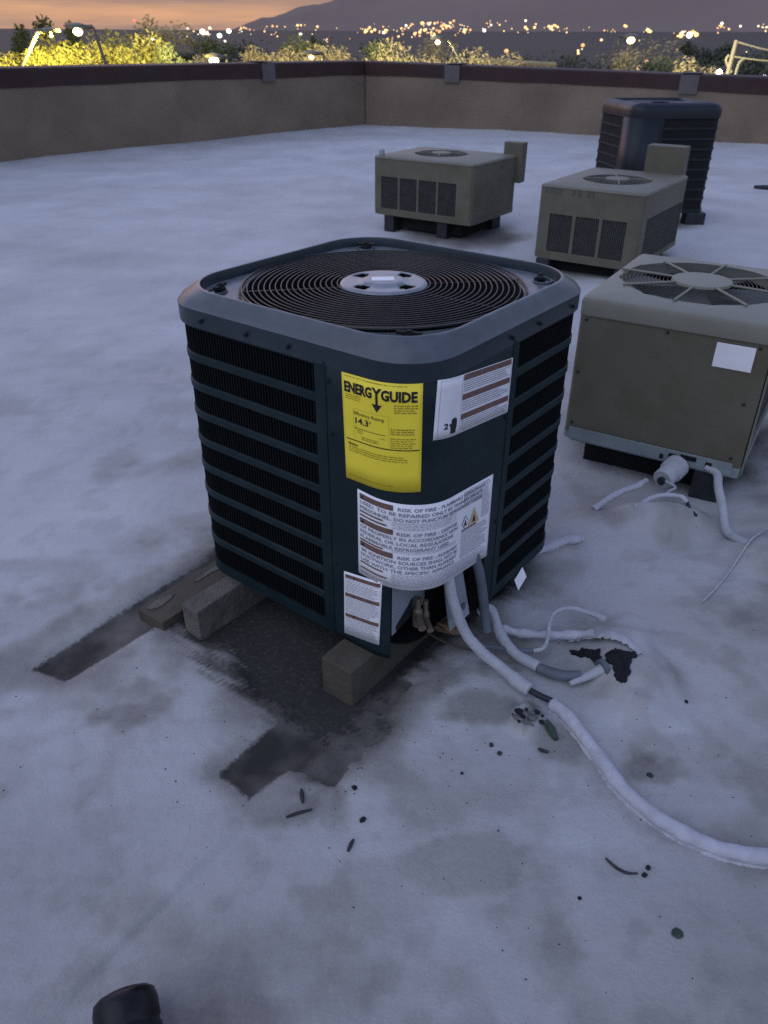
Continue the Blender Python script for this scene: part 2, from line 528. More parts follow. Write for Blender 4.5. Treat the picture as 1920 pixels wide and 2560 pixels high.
def roof_z(x, y, detail=True):
    x = np.asarray(x, float); y = np.asarray(y, float)
    far_ = 1 - 0.55 * smooth(2.6, 5.0, y)
    z = fbm(x, y, 0.40, 2, 3) * 0.030 + fbm(x, y, 2.1, 3, 8) * 0.011 * far_
    if detail:
        z = z + fbm(x, y, 9, 3, 5) * 0.0046 * far_
    near = np.hypot((x + 0.05) / 1.0, (y - 1.75) / 0.75)
    z = z * (0.25 + 0.75 * smooth(0.6, 1.6, near))
    # low wrinkles of the coating left of the unit and far back
    z = z + 0.020 * np.exp(-((y - 0.12 * x - 6.95 + 0.2 * fbm(x, y, .8, 2, 1)) / 0.07) ** 2) * smooth(-0.2, -0.9, x)
    z = z + 0.016 * np.exp(-((y - 0.06 * x - 3.2 + 0.1 * fbm(x, y, 1.5, 2, 1)) / 0.05) ** 2) * smooth(-0.6, -1.1, x)
    # lap seam in the foreground
    t = (x + 0.284) * (-0.585) + (y - 0.942) * (-0.811)
    nrm = (x + 0.284) * 0.811 - (y - 0.942) * 0.585 + 0.01 * fbm(x, y, 6, 3, 2)
    z = z + 0.0045 * smooth(0.006, -0.006, nrm) * smooth(-0.05, 0.05, t) * smooth(0.5, 0.3, t) * smooth(-0.12, 0.0, nrm)
    # recesses left by the old sleepers
    jag = fbm(x, y, 16, 4, 4) * 0.022
    z = z - 0.010 * smooth(0.022, -0.022, poly_sd(x, y, STRIP1) + 0.05 * jag)
    z = z - 0.010 * smooth(0.016, -0.016, np.minimum(poly_sd(x, y, UNDER) + 0.05 + 0.5 * jag, poly_sd(x, y, RAG) + jag))
    z = z - 0.009 * smooth(0.022, -0.022, poly_sd(x, y, STRIP2) + 0.05 * jag)
    # foam mound over the pipe hole, and the one at the tan unit's foot
    m = np.hypot((x - 0.60) / 0.13, (y - 1.40) / 0.19)
    z = z + 0.055 * smooth(1.15, 0.25, m + 0.35 * fbm(x, y, 9, 3, 6))
    m = np.hypot((x - 0.88) / 0.17, (y - 2.06) / 0.10)
    z = z + 0.075 * smooth(1.3, 0.2, m + 0.2 * fbm(x, y, 8, 3, 6))
    m = np.hypot((x - 0.70) / 0.16, (y - 2.03) / 0.13)
    z = z + 0.045 * smooth(1.3, 0.2, m + 0.3 * fbm(x, y, 7, 3, 9))
    m = np.hypot((x - 1.14) / 0.13, (y - 1.88) / 0.11)
    z = z + 0.045 * smooth(1.3, 0.2, m + 0.2 * fbm(x, y, 8, 3, 2))
    m = np.hypot((x - 1.15) / 0.25, (y - 5.9) / 0.18)
    z = z + 0.05 * smooth(1.3, 0.2, m)
    # crusty lump of old coating beside the pipe
    m = np.hypot((x - 0.325) / 0.055, (y - 1.225) / 0.05)
    z = z + 0.022 * smooth(1.2, 0.3, m + 0.9 * fbm(x, y, 22, 3, 6))
    # the coating is turned up at the foot of the parapets
    dl = (x - (-4.64)) * 0.764 - (y - 10.15) * 0.645
    dr = -((x - 5.54) * 0.441 + (y - 12.30) * 0.898)
    z = z + 0.03 * smooth(0.45, 0.0, np.minimum(dl, dr))
    return z


def rz(x, y):
    return float(roof_z(np.array([x]), np.array([y]))[0])


def roof_dirt_shade(x, y):
    j = fbm(x, y, 16, 5, 4) * 0.05
    j2 = fbm(x, y, 5, 4, 7) * 0.09
    d = np.zeros_like(x)
    hard = np.minimum(poly_sd(x, y, STRIP1) + 0.05 * j, poly_sd(x, y, STRIP2) + 0.05 * j)
    # brushed edge under the unit: streaks along the brush direction
    br = fbm((x * 0.83 - y * 0.56) * 2.2, (x * 0.56 + y * 0.83) * 26, 3.2, 3, 2) * 0.05
    su = poly_sd(x, y, UNDER)
    d = np.maximum(d, (0.80 + 0.22 * smooth(0.0, -0.14, su)) * smooth(0.035, -0.055, su + br * 1.5 + j * .6) * (1 + .25 * fbm(x, y, 9, 4, 17)))  # uncoated dirty ground, with occlusion under the unit painted in towards its middle
    hard = np.minimum(hard, poly_sd(x, y, RAG) + j * .8)
    level = 0.92 + 0.08 * smooth(0.0, -0.12, su) + 0.26 * fbm(x, y, 12, 5, 3)  # bare strips also deepen inward for the occlusion under the unit
    # dim stains
    for cx, cy, rx, ry, a, s_ in ((-0.575, 1.27, .075, .07, .34, 1), (0.23, 1.262, .075, .06, .40, 2), (0.13, 1.38, .14, .12, .45, 7), (-0.17, 1.0, .10, .07, .35, 3), (0.17, 0.88, .12, .06, .20, 4),
                                  (-0.13, .72, .2, .1, .10, 5), (0.05, .8, .25, .1, .08, 6), (0.58, 1.10, .05, .04, .35, 8), (-0.8, 1.1, .2, .12, .12, 9), (0.40, 1.19, .07, .06, .25, 5)):
        m = np.hypot((x - cx) / rx, (y - cy) / ry)
        d = np.maximum(d, a * smooth(1.15, 0.35, m + 1.5 * fbm(x, y, 10, 4, 30 + s_ * 3)))
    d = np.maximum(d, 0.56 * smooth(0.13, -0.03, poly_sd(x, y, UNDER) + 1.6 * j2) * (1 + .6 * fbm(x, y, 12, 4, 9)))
    d = np.maximum(d, 0.30 * smooth(0.09, 0.0, np.minimum(poly_sd(x, y, STRIP1), poly_sd(x, y, STRIP2)) + 1.5 * j2))
    d = np.maximum(d, 0.55 * smooth(1.2, .3, np.hypot((x - .325) / .07, (y - 1.22) / .055) + 1.2 * fbm(x, y, 20, 4, 3)))
    # darker round patches under the other units
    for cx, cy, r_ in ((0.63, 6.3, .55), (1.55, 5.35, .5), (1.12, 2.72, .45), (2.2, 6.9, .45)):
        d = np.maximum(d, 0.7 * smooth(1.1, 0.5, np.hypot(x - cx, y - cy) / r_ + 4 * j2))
    fa = 1 - 0.75 * smooth(2.4, 4.5, y)
    shade_dirt = np.maximum(smooth(1.5, 0.45, y + .25 * fbm(x, y, 2.2, 3, 40)), 0.75 * smooth(0.15, 1.1, x + .3 * fbm(x, y, 2.0, 3, 41)) * smooth(4.5, 2.2, y))  # shade over foreground and right side painted in, mottled with dirt
    d = d + shade_dirt * (0.30 + 0.24 * fbm(x, y, 3.0, 5, 42))
    d = d + 0.13 * smooth(0.0, 0.5, fbm(x * .5, y, 0.8, 4, 12)) + fa * (0.20 * smooth(0.05, 0.45, fbm(x, y, 4.2, 5, 15)) + 0.10 * smooth(0.1, 0.4, fbm(x, y, 14, 4, 21)))
    nr = (x + 0.284) * 0.811 - (y - 0.942) * 0.585 + 0.01 * fbm(x, y, 6, 3, 2)
    tt = (x + 0.284) * (-0.585) + (y - 0.942) * (-0.811)
    d = d + 0.045 * np.exp(-((nr - .004) / .008) ** 2) * smooth(-.05, .05, tt) * smooth(.5, .3, tt)
    return np.clip(d, 0, 1), np.clip(0.5 - hard / 0.06, 0, 1), np.clip(level, 0, 1)


def axis_lines(lo, a, b, hi, step, grow):
    mid = list(np.arange(a, b, step))
    up = []; v = b; st = step
    while v < hi:
        up.append(v); st *= grow; v += st
    dn = []; v = a - step; st = step
    while v > lo:
        dn.append(v); st *= grow; v -= st
    return np.array([lo] + dn[::-1] + mid + up + [hi])


def make_roof():
    xs = axis_lines(-12, -1.0, 0.95, 12, 0.0088, 1.045)
    ys = axis_lines(-6, 0.45, 1.85, 19, 0.0088, 1.03)
    X, Y = np.meshgrid(xs, ys, indexing='ij')
    # keep the sheet inside the outer faces of the parapets
    dl = (X + 4.64) * 0.764 - (Y - 10.15) * 0.645
    dr = -((X - 5.54) * 0.441 + (Y - 12.30) * 0.898)
    Z = roof_z(X, Y)
    D, HB, LV = roof_dirt_shade(X, Y)
    nx, ny = X.shape
    V = np.stack([X, Y, Z], -1).reshape(-1, 3)
    i, j = np.meshgrid(np.arange(nx - 1), np.arange(ny - 1), indexing='ij')
    keep = (np.minimum(dl, dr)[:-1, :-1] > -0.12)
    q = (i * ny + j)[keep]
    Fq = np.stack([q, q + ny, q + ny + 1, q + 1], -1)
    me = bpy.data.meshes.new('roof')
    me.vertices.add(len(V)); me.vertices.foreach_set('co', V.ravel())
    me.loops.add(Fq.size); me.loops.foreach_set('vertex_index', Fq.ravel().astype(np.int32))
    me.polygons.add(len(Fq)); me.polygons.foreach_set('loop_start', np.arange(0, Fq.size, 4, dtype=np.int32))
    me.update(calc_edges=True)
    at_ = me.attributes.new('dirt', 'FLOAT', 'POINT')  # holds real dirt plus the painted foreground and under-unit shade
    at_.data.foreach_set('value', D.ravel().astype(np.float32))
    for nm, arr in (('bare', HB), ('bare_level', LV)):
        q_ = me.attributes.new(nm, 'FLOAT', 'POINT'); q_.data.foreach_set('value', arr.ravel().astype(np.float32))
    me.polygons.foreach_set('use_smooth', np.ones(len(Fq), bool))
    m = bpy.data.materials.new('white_roof_coating')
    m.use_nodes = True
    nt = m.node_tree; b = nt.nodes['Principled BSDF']
    L = nt.links.new; N = nt.nodes.new
    a = N('ShaderNodeAttribute'); a.attribute_name = 'dirt'  # real dirt plus the painted foreground and under-unit shade
    tcn = N('ShaderNodeTexCoord')
    n1 = N('ShaderNodeTexNoise'); n1.inputs['Scale'].default_value = 90; n1.inputs['Detail'].default_value = 6; L(tcn.outputs['Object'], n1.inputs['Vector'])
    n2 = N('ShaderNodeTexNoise'); n2.inputs['Scale'].default_value = 1.7; n2.inputs['Detail'].default_value = 7; n2.inputs['Roughness'].default_value = .6; L(tcn.outputs['Object'], n2.inputs['Vector'])
    n3 = N('ShaderNodeTexNoise'); n3.inputs['Scale'].default_value = 420; n3.inputs['Detail'].default_value = 2; L(tcn.outputs['Object'], n3.inputs['Vector'])
    ma = N('ShaderNodeMath'); ma.operation = 'MULTIPLY_ADD'; L(n1.outputs['Fac'], ma.inputs[0]); ma.inputs[1].default_value = 0.36; ma.inputs[2].default_value = -0.18
    # fine noise only where there is some dirt or painted shade
    mm = N('ShaderNodeMath'); mm.operation = 'MULTIPLY'; L(ma.outputs[0], mm.inputs[0]); L(a.outputs['Fac'], mm.inputs[1])
    ad = N('ShaderNodeMath'); ad.operation = 'ADD'; ad.use_clamp = True; L(a.outputs['Fac'], ad.inputs[0]); L(mm.outputs[0], ad.inputs[1])
    ab = N('ShaderNodeAttribute'); ab.attribute_name = 'bare'
    al = N('ShaderNodeAttribute'); al.attribute_name = 'bare_level'
    n5 = N('ShaderNodeTexNoise'); n5.inputs['Scale'].default_value = 62; n5.inputs['Detail'].default_value = 9; n5.inputs['Roughness'].default_value = .68; L(tcn.outputs['Object'], n5.inputs['Vector'])
    e1_ = N('ShaderNodeMath'); e1_.operation = 'MULTIPLY_ADD'; L(n5.outputs['Fac'], e1_.inputs[0]); e1_.inputs[1].default_value = 0.46; L(ab.outputs['Fac'], e1_.inputs[2])
    e2_ = N('ShaderNodeMapRange'); e2_.interpolation_type = 'SMOOTHSTEP'; e2_.inputs[1].default_value = .60; e2_.inputs[2].default_value = .92; L(e1_.outputs[0], e2_.inputs[0])
    e3_ = N('ShaderNodeMath'); e3_.operation = 'MULTIPLY'; L(e2_.outputs[0], e3_.inputs[0]); L(al.outputs['Fac'], e3_.inputs[1])
    mxd = N('ShaderNodeMath'); mxd.operation = 'MAXIMUM'; L(ad.outputs[0], mxd.inputs[0]); L(e3_.outputs[0], mxd.inputs[1])
    r2 = N('ShaderNodeMapRange'); r2.inputs[1].default_value = .32; r2.inputs[2].default_value = .7; L(n2.outputs['Fac'], r2.inputs[0])
    c1 = N('ShaderNodeMix'); c1.data_type = 'RGBA'; L(r2.outputs[0], c1.inputs[0])
    c1.inputs[6].default_value = (0.40, 0.40, 0.405, 1); c1.inputs[7].default_value = (0.51, 0.51, 0.515, 1)
    r3 = N('ShaderNodeMapRange'); r3.inputs[1].default_value = .25; r3.inputs[2].default_value = .75; r3.inputs[3].default_value = .9; r3.inputs[4].default_value = 1.1; L(n3.outputs['Fac'], r3.inputs[0])
    mpg = N('ShaderNodeMapping'); mpg.inputs['Rotation'].default_value = (0, 0, R(-53)); mpg.inputs['Scale'].default_value = (2.2, 34, 1); L(tcn.outputs['Object'], mpg.inputs[0])
    n7 = N('ShaderNodeTexNoise'); n7.inputs['Scale'].default_value = 1.0; n7.inputs['Detail'].default_value = 7; L(mpg.outputs[0], n7.inputs['Vector'])
    r7 = N('ShaderNodeMapRange'); r7.inputs[1].default_value = .3; r7.inputs[2].default_value = .7; r7.inputs[3].default_value = .975; r7.inputs[4].default_value = 1.025; L(n7.outputs['Fac'], r7.inputs[0])
    m7 = N('ShaderNodeMath'); m7.operation = 'MULTIPLY'; L(r7.outputs[0], m7.inputs[0]); L(r3.outputs[0], m7.inputs[1])
    sc_ = N('ShaderNodeVectorMath'); sc_.operation = 'SCALE'; L(c1.outputs[2], sc_.inputs[0]); L(m7.outputs[0], sc_.inputs['Scale'])
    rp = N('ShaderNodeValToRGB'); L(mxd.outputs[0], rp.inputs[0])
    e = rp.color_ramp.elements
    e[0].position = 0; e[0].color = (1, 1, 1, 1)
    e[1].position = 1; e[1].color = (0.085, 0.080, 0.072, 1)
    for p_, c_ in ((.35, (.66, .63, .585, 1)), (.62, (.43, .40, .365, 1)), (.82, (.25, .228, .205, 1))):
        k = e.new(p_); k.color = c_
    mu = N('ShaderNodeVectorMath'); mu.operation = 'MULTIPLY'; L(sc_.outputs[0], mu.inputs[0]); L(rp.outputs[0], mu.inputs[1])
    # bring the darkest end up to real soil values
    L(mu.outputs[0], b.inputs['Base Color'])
    b.inputs['Roughness'].default_value = 0.8
    b.inputs['Specular IOR Level'].default_value = 0.15
    bp = N('ShaderNodeBump'); bp.inputs['Strength'].default_value = 0.5; bp.inputs['Distance'].default_value = 0.006
    n4 = N('ShaderNodeTexNoise'); n4.inputs['Scale'].default_value = 38; n4.inputs['Detail'].default_value = 6; L(tcn.outputs['Object'], n4.inputs['Vector'])
    n6 = N('ShaderNodeTexNoise'); n6.inputs['Scale'].default_value = 150; n6.inputs['Detail'].default_value = 3; L(tcn.outputs['Object'], n6.inputs['Vector'])
    h6 = N('ShaderNodeMath'); h6.operation = 'MULTIPLY_ADD'; L(n6.outputs['Fac'], h6.inputs[0]); h6.inputs[1].default_value = 0.35; L(n4.outputs['Fac'], h6.inputs[2])
    h7 = N('ShaderNodeMath'); h7.operation = 'MULTIPLY_ADD'; L(e2_.outputs[0], h7.inputs[0]); h7.inputs[1].default_value = -0.5; L(h6.outputs[0], h7.inputs[2])
    L(h7.outputs[0], bp.inputs['Height']); L(bp.outputs[0], b.inputs['Normal'])
    me.materials.append(m)
    o = bpy.data.objects.new('roof', me); COL.objects.link(o)
    tag(o, 'white coated flat roof with dirt stains', None, None, 'structure')


make_roof()

# ------------------------------------------------------------------ land, mountain
EYE = CAM_H


def land_z(d):
    return -7.0 + 34.0 * float(smooth(250, 3600, np.array(d)))


def make_land():
    mb = MB()
    ds = [0, 60, 150, 250, 400, 600, 900, 1300, 1800, 2400, 3000, 3600, 5000, 9000, 16000]
    az = np.radians(np.linspace(-180, 180, 73))
    for d in ds:
        for a in az:
            mb.v.append((d * math.sin(a), d * math.cos(a), land_z(d) - (0 if d <= 3600 else (d - 3600) * 0.012)))
    n = len(az)
    for i in range(len(ds) - 1):
        for k in range(n - 1):
            mb.f.append((i * n + k, i * n + k + 1, (i + 1) * n + k + 1, (i + 1) * n + k))
    o = mb.build('ground', M['soil'])
    tag(o, 'dark valley floor beyond the roof', None, None, 'structure')
    # mountain ridge by azimuth
    mb = MB()
    A = np.linspace(-10.6, 75, 240)
    key_a = [-10.6, -9.0, -7.6, -6.9, -6.2, -5.2, -4.2, -2.5, -1, 1, 5, 12, 20, 30, 45, 60, 75]
    key_h = [0, 55, 105, 112, 135, 165, 172, 215, 250, 330, 520, 700, 640, 560, 420, 260, 0]
    D0, D1, D2 = 3700, 6200, 8200
    rows = []
    for a in A:
        hh = np.interp(a, key_a, key_h) + float(fbm(np.array([a]), np.array([0.3]), 0.9, 4, 2)[0]) * 26 * min(1, max(0, (a + 10.6) / 3))
        ar = math.radians(a)
        rows.append([])
        for t in np.linspace(0, 1, 14):
            d = D0 + (D1 - D0) * t
            z = land_z(3600) - 4 + hh * t ** 1.25 + float(fbm(np.array([a * 0.7]), np.array([t * 4]), 1.0, 4, 5)[0]) * 45 * t * (1 - t) * min(1, (a + 10.6) / 4)
            rows[-1].append((d * math.sin(ar), d * math.cos(ar), z))
        rows[-1].append((D2 * math.sin(ar), D2 * math.cos(ar), -20))
    k = len(rows[0])
    for r_ in rows:
        mb.v += r_
    for i in range(len(rows) - 1):
        for j in range(k - 1):
            mb.f.append((i * k + j, (i + 1) * k + j, (i + 1) * k + j + 1, i * k + j + 1))
    o = mb.build('mountain', M['mount'], smooth=True)
    tag(o, 'dusky purple mountain rising behind the city', None, None, 'structure')


make_land()

# helpers that turn a bearing (as photo column/row on the 1659 px wide view) into land points; used for far things only
K = 1920 / 1659
ROLL = R(-0.255)


def bearing(px, py):
    x = (px * K - 960) / 1924; u = -(py * K - 1280) / 1924
    c, s_ = math.cos(ROLL), math.sin(ROLL)
    x, u = c * x - s_ * u, s_ * x + c * u
    p = R(PITCH)
    d = np.array([x, math.cos(p) + u * math.sin(p), -math.sin(p) + u * math.cos(p)])
    hd = math.hypot(d[0], d[1])
    return d[0] / hd, d[1] / hd, d[2] / hd


def far(px, py, D):
    a, b, m = bearing(px, py)
    return a * D, b * D, EYE + m * D


# ------------------------------------------------------------------ parapets
def make_parapet(name, A, B, hA, hB, th, label, covers, reach):
    """A -> B along the inner face; the roof lies on the camera side"""
    A = np.array(A); B = np.array(B)
    d = (B - A) / np.linalg.norm(B - A); L = np.linalg.norm(B - A)
    n = np.array([-d[1], d[0]])
    if n @ (A - np.array([0, 2.0])) < 0:
        n = -n
    root = empty(name, (*((A + B) / 2), 0), label, 'parapet wall')
    band = 0.20
    rnd = random.Random(len(name))
    mb = MB()
    N = 40
    vs = []
    for i in range(N + 1):
        t = i / N; p = A + (B - A) * t; h_ = hA + (hB - hA) * t
        for off, z in ((0, -0.3), (0, h_ - band + 0.05), (th, h_ - band + 0.05), (th, -7.0)):
            q = p + n * off
            vs.append((q[0], q[1], z))
    mb.add(vs, [(i * 4 + j, i * 4 + 4 + j, i * 4 + 5 + j, i * 4 + 1 + j) for i in range(N) for j in range(3)])
    mb.build('wall_body', M['wall'], root)
    # coping in lengths, wavy lower edge
    cuts = [0.0] + sorted(covers) + [1.0]
    for a, b in zip(cuts[:-1], cuts[1:]):
        mb = MB(); vs = []
        K_ = max(4, int((b - a) * 60))
        for i in range(K_ + 1):
            t = a + (b - a) * (0.001 + 0.998 * i / K_); p = A + (B - A) * t; h_ = hA + (hB - hA) * t
            lo = h_ - band + float(fbm(np.array([t * 9 + len(name)]), np.array([1.0]), 1.5, 3, 3)[0]) * 0.03
            for off, z in ((-0.012, lo), (-0.02, h_ - 0.02), (-0.008, h_), (th + 0.008, h_ + 0.012), (th + 0.03, h_ - 0.05), (th + 0.03, h_ - .2), (th + 0.004, h_ - .2)):
                q = p + n * off
                vs.append((q[0], q[1], z))
        m_ = 7
        fs = [(i * m_ + j, i * m_ + m_ + j, i * m_ + m_ + 1 + j, i * m_ + 1 + j) for i in range(K_) for j in range(m_ - 1)]
        fs += [tuple(range(m_)), tuple(K_ * m_ + j for j in range(m_))]
        mb.add(vs, fs)
        mb.build('coping', M['coping'], root)
    for t in covers:
        p = A + (B - A) * t; h_ = hA + (hB - hA) * t
        q = p - n * 0.028
        mb = MB()
        ang = math.atan2(d[1], d[0])
        w = 0.26
        mb.box((q[0], q[1], h_ - 0.125), (w, 0.012, 0.25), ang)
        c = p + n * (th / 2 + 0.0)
        mb.box((c[0], c[1], h_ + 0.020), (w, th + 0.09, 0.008), ang)
        mb.build('joint_cover', M['cover'], root)
    return root


CORNER = (-0.37, 15.20)
wl_dir = np.array([0.645, 0.764])
A_l = np.array([-4.64, 10.15]) - wl_dir * 9
make_parapet('parapet_wall', A_l, (CORNER[0] + .03, CORNER[1] + .035), 1.02, 0.985, 0.30, 'long stucco parapet with maroon coping running along the left side of the roof', [0.43, 0.565, 0.855], 1)
make_parapet('parapet_wall', (CORNER[0] + .02, CORNER[1] - .02), (5.54 + 0.898 * 8, 12.30 - 0.441 * 8), 0.98, 0.72, 0.30, 'stucco parapet with maroon coping behind the small tan units', [0.11, 0.365, 0.66], 1)

# ------------------------------------------------------------------ main condensing unit
OUT = Outline(UNIT_F, E1, E2, 0.723, 0.723, 0.113)
CF = UNIT_C - (E1 + E2) * 0.737 / 2
CAPO = Outline(CF, E1, E2, 0.737, 0.737, 0.118)
ZT = 0.838
SK = 0.767     # bottom of the cap skirt
unit = empty('condenser_unit', (UNIT_C[0], UNIT_C[1], ZB), 'large dark slate condenser with a yellow energy sticker in the foreground', 'air conditioner')
SL, SR = -0.203, 0.312


def build_unit():
    P = OUT.per
    # base pan
    mb = MB()
    lo = [(*q, ZB) for q in OUT.loop(96, -0.05)]; hi = [(*q, ZB + 0.010) for q in OUT.loop(96, -0.045)]
    n = 96
    mb.add(lo + hi, [(k, (k + 1) % n, n + (k + 1) % n, n + k) for k in range(n)] + [tuple(range(n))])
    mb.build('base_pan', M['dark'], unit, smooth=True)
    # coil drum behind the louvres
    mb = MB()
    S0, S1 = SR - P, SL
    OUT.sheet(mb, OUT.svals(S0 + .005, S1 - .005, .014), [ZB + .005, SK + .03], -0.024)
    mb.build('coil', M['dark'], unit, smooth=True)
    # louvre panel: frame > bars, fins
    mb = MB()
    top, bot = 0.758, ZB + 0.026
    OUT.wall(mb, S0 + .002, S1 - .002, ZB + .0, bot + 0.004, -0.014, 0.001)
    OUT.wall(mb, S0 + .002, S1 - .002, top, SK + .01, -0.014, 0.001)
    for c in (S1 - 0.016, S0 + 0.014):
        OUT.wall(mb, c - 0.013, c + 0.014, bot, top + .002, -0.014, 0.0016)
    for c in (-1.02, -1.70):
        OUT.wall(mb, c - 0.03, c + 0.03, bot, top + .002, -0.014, 0.0016)
    lp = mb.build('louvre_panel', M['paint'], unit, smooth=True)
    pitch = (top - bot) / 9
    for k in range(1, 9):
        z = bot + pitch * k
        mb = MB(); vs = []
        S = OUT.svals(S0 + 0.02, S1 - 0.02, .014)
        prof = ((-0.010, z - .0105), (-0.003, z - .0110), (0.0, z - .008), (0.0, z + .008), (-0.003, z + .0105), (-0.010, z + .0115))
        for q in S:
            for off, zz in prof:
                vs.append((*OUT.at(q, off), zz))
        m_ = len(prof)
        fs = [(i * m_ + j, i * m_ + m_ + j, i * m_ + m_ + (j + 1) % m_, i * m_ + (j + 1) % m_) for i in range(len(S) - 1) for j in range(m_)]
        mb.add(vs, fs)
        mb.build('bar', M['paint'], lp, smooth=True)
    mb = MB()
    q = S0 + 0.03
    while q < S1 - 0.03:
        for (oa, ob) in ((-0.0030, -0.018),):
            a = OUT.at(q, oa); b = OUT.at(q + .0042, oa); c = OUT.at(q + .0042, ob); d = OUT.at(q, ob)
            mb.add([(*a, bot), (*b, bot), (*c, bot), (*d, bot), (*a, top), (*b, top), (*c, top), (*d, top)], [(0, 1, 5, 4), (1, 2, 6, 5), (3, 0, 4, 7)])
        q += 0.0088
    fo = mb.build('fin_grille', M['fin'], lp, recalc=False)
    tag(fo, None, None, None, 'stuff')
    # front corner panel with the service opening
    oS0, oS1, oZ = -0.042, 0.258, 0.318
    S = sorted(set(list(np.round(OUT.svals(SL, SR, .011), 5)) + [oS0, oS1]))
    Z = [ZB + .002, .1, .14, .2, .26, oZ, .4, .5, .6, .7, SK + .02]
    mb = MB()
    OUT.sheet(mb, S, Z, 0.003, lambda s, z: oS0 < s < oS1 and z < oZ)
    cp = mb.build('corner_panel', M['paint'], unit, smooth=True, solid=0.0035)
    # folded seam edge of the corner panel
    for s_ in (SL, SR):
        mb = MB(); OUT.wall(mb, s_ - .0035, s_ + .0035, ZB + .003, SK + .004, -.004, .0062)
        mb.build('seam', M['paint'], unit, bevel=0.001)
    # screws
    for s_, z in ((SL + .016, .30), (SL + .016, .62), (SR - .012, .33), (SR - .012, .60), (SL + .012, .735)):
        mb = MB(); a = np.array(OUT.at(s_, .003)); b = np.array(OUT.at(s_, .0085)); d = b - a
        mb.lathe([(0.0052, 0), (0.0052, .004), (0.003, .0055), (0, .0055)], (*a, z), 10, (d[0], d[1], 0))
        mb.build('screw', M['dark'], unit)
    # inside of the service opening
    p0 = np.array(OUT.at(oS0 + .003, -0.002)); p1 = p0 + np.array([0.078, 0.122])
    mb = MB()
    t = np.array([0.0014, -0.0005])
    zz0, zz1 = 0.150, 0.345
    mb.add([(*p0, zz0), (*p1, zz0), (*p1, zz1), (*p0, zz1), (*(p0 - t), zz0), (*(p1 - t), zz0), (*(p1 - t), zz1), (*(p0 - t), zz1)],
           [(0, 1, 2, 3), (7, 6, 5, 4), (0, 4, 5, 1), (3, 2, 6, 7), (1, 5, 6, 2), (0, 3, 7, 4)])
    vp = mb.build('valve_plate', M['silver'], unit)
    mb = MB()
    g = p1 - p0; e = np.array([0.002, -0.0008])
    a0 = p0 + g * .1 + e; b0 = p0 + g * .58 + e
    mb.add([(*a0, .154), (*b0, .154), (*b0, .205), (*(p0 + g * .45 + e), .192), (*a0, .168)], [(0, 1, 2, 3, 4)])
    mb.build('notch', M['dark'], vp, solid=.001)
    # dark liner of the compartment
    mb = MB()
    q0 = np.array(OUT.at(oS0 + .004, -.004)); q1 = np.array(OUT.at(oS1 - .004, -.004)); cc = UNIT_C + np.array([0.04, -.05])
    m0 = q0 + np.array([.082, .140]); m1 = q1 + np.array([-.08, .09])
    mb.add([(*m0, ZB), (*m1, ZB), (*m1, .35), (*m0, .35), (*q1, ZB), (*q1, .35), (*q0, .35)], [(0, 1, 2, 3), (1, 4, 5, 2), (3, 2, 5, 6)])
    mb.build('compartment_liner', M['dark'], unit)
    # valves inside
    for s_, off, z, r_ in ((0.070, -.060, .155, .012), (0.105, -.055, .135, .010)):
        x, y = OUT.at(s_, off)
        mb = MB(); mb.lathe([(r_, -.03), (r_, .015), (r_ * .6, .02), (r_ * .6, .05), (0, .05)], (x, y, z), 12)
        mb.tube([(x, y, z), (x + .01, y - .045, z - .004)], r_ * .8, 10)
        mb.build('service_valve', M['brass'], unit, smooth=True)
    # cap
    mb = MB(); N = 160
    prof = [(0.0020, SK - .004), (0.0020, SK), (0.0020, ZT - .041), (0.0010, ZT - .038), (0.0012, ZT - .0355), (0.0032, ZT - .0335), (0.012, ZT - .0225)]
    rows = [[(*q, z) for q in CAPO.loop(N, -i)] for i, z in prof]
    LIP = Outline(CF + (E1 + E2) * .028, E1, E2, .737 - .056, .737 - .056, .14)
    rows += [[(*q, z) for q in LIP.loop(N, -i)] for i, z in ((-.003, ZT - .0035), (0, ZT - .001), (.003, ZT), (.006, ZT - .001), (.0075, ZT - .005), (.009, ZT - .024))]
    hole = 0.3225
    cx, cy = UNIT_C
    last = rows[-1]
    for rad, z in ((hole + .003, ZT - .0245), (hole, ZT - .027), (hole - .001, ZT - .085)):
        r_ = []
        for (x, y, _z), in zip(last):
            d = np.array([x - cx, y - cy]); d /= np.linalg.norm(d)
            r_.append((cx + d[0] * rad, cy + d[1] * rad, z))
        rows.append(r_)
    for r_ in rows:
        mb.v += r_
    for i in range(len(rows) - 1):
        for k in range(N):
            mb.f.append((i * N + k, i * N + (k + 1) % N, (i + 1) * N + (k + 1) % N, (i + 1) * N + k))
    cap = mb.build('top_cap', M['cap'], unit, smooth=True)
    # bolts with their dished washers in the four cap corners
    for k in range(4):
        a = YAW + R(45 + 90 * k)
        d = np.array([math.cos(a), math.sin(a)]); c = UNIT_C + d * 0.382
        mb = MB(); mb.torus((c[0], c[1], ZT - .0225), 0.022, .0035, 28, 6)
        mb.build('corner_dish', M['cap'], cap, smooth=True)
        mb = MB(); c2 = UNIT_C + d * 0.374
        mb.lathe([(0.010, -.03), (0.010, -.012), (0.014, -.012), (0.014, -.004), (0.006, 0), (0.006, .006), (0, .006)], (c2[0], c2[1], ZT - .010), 12)
        e = np.array([-d[1], d[0]])
        mb.box((c2[0], c2[1], ZT - .010), (.05, .012, .006), a + 1.2)
        mb.build('bolt', M['dark'], cap)
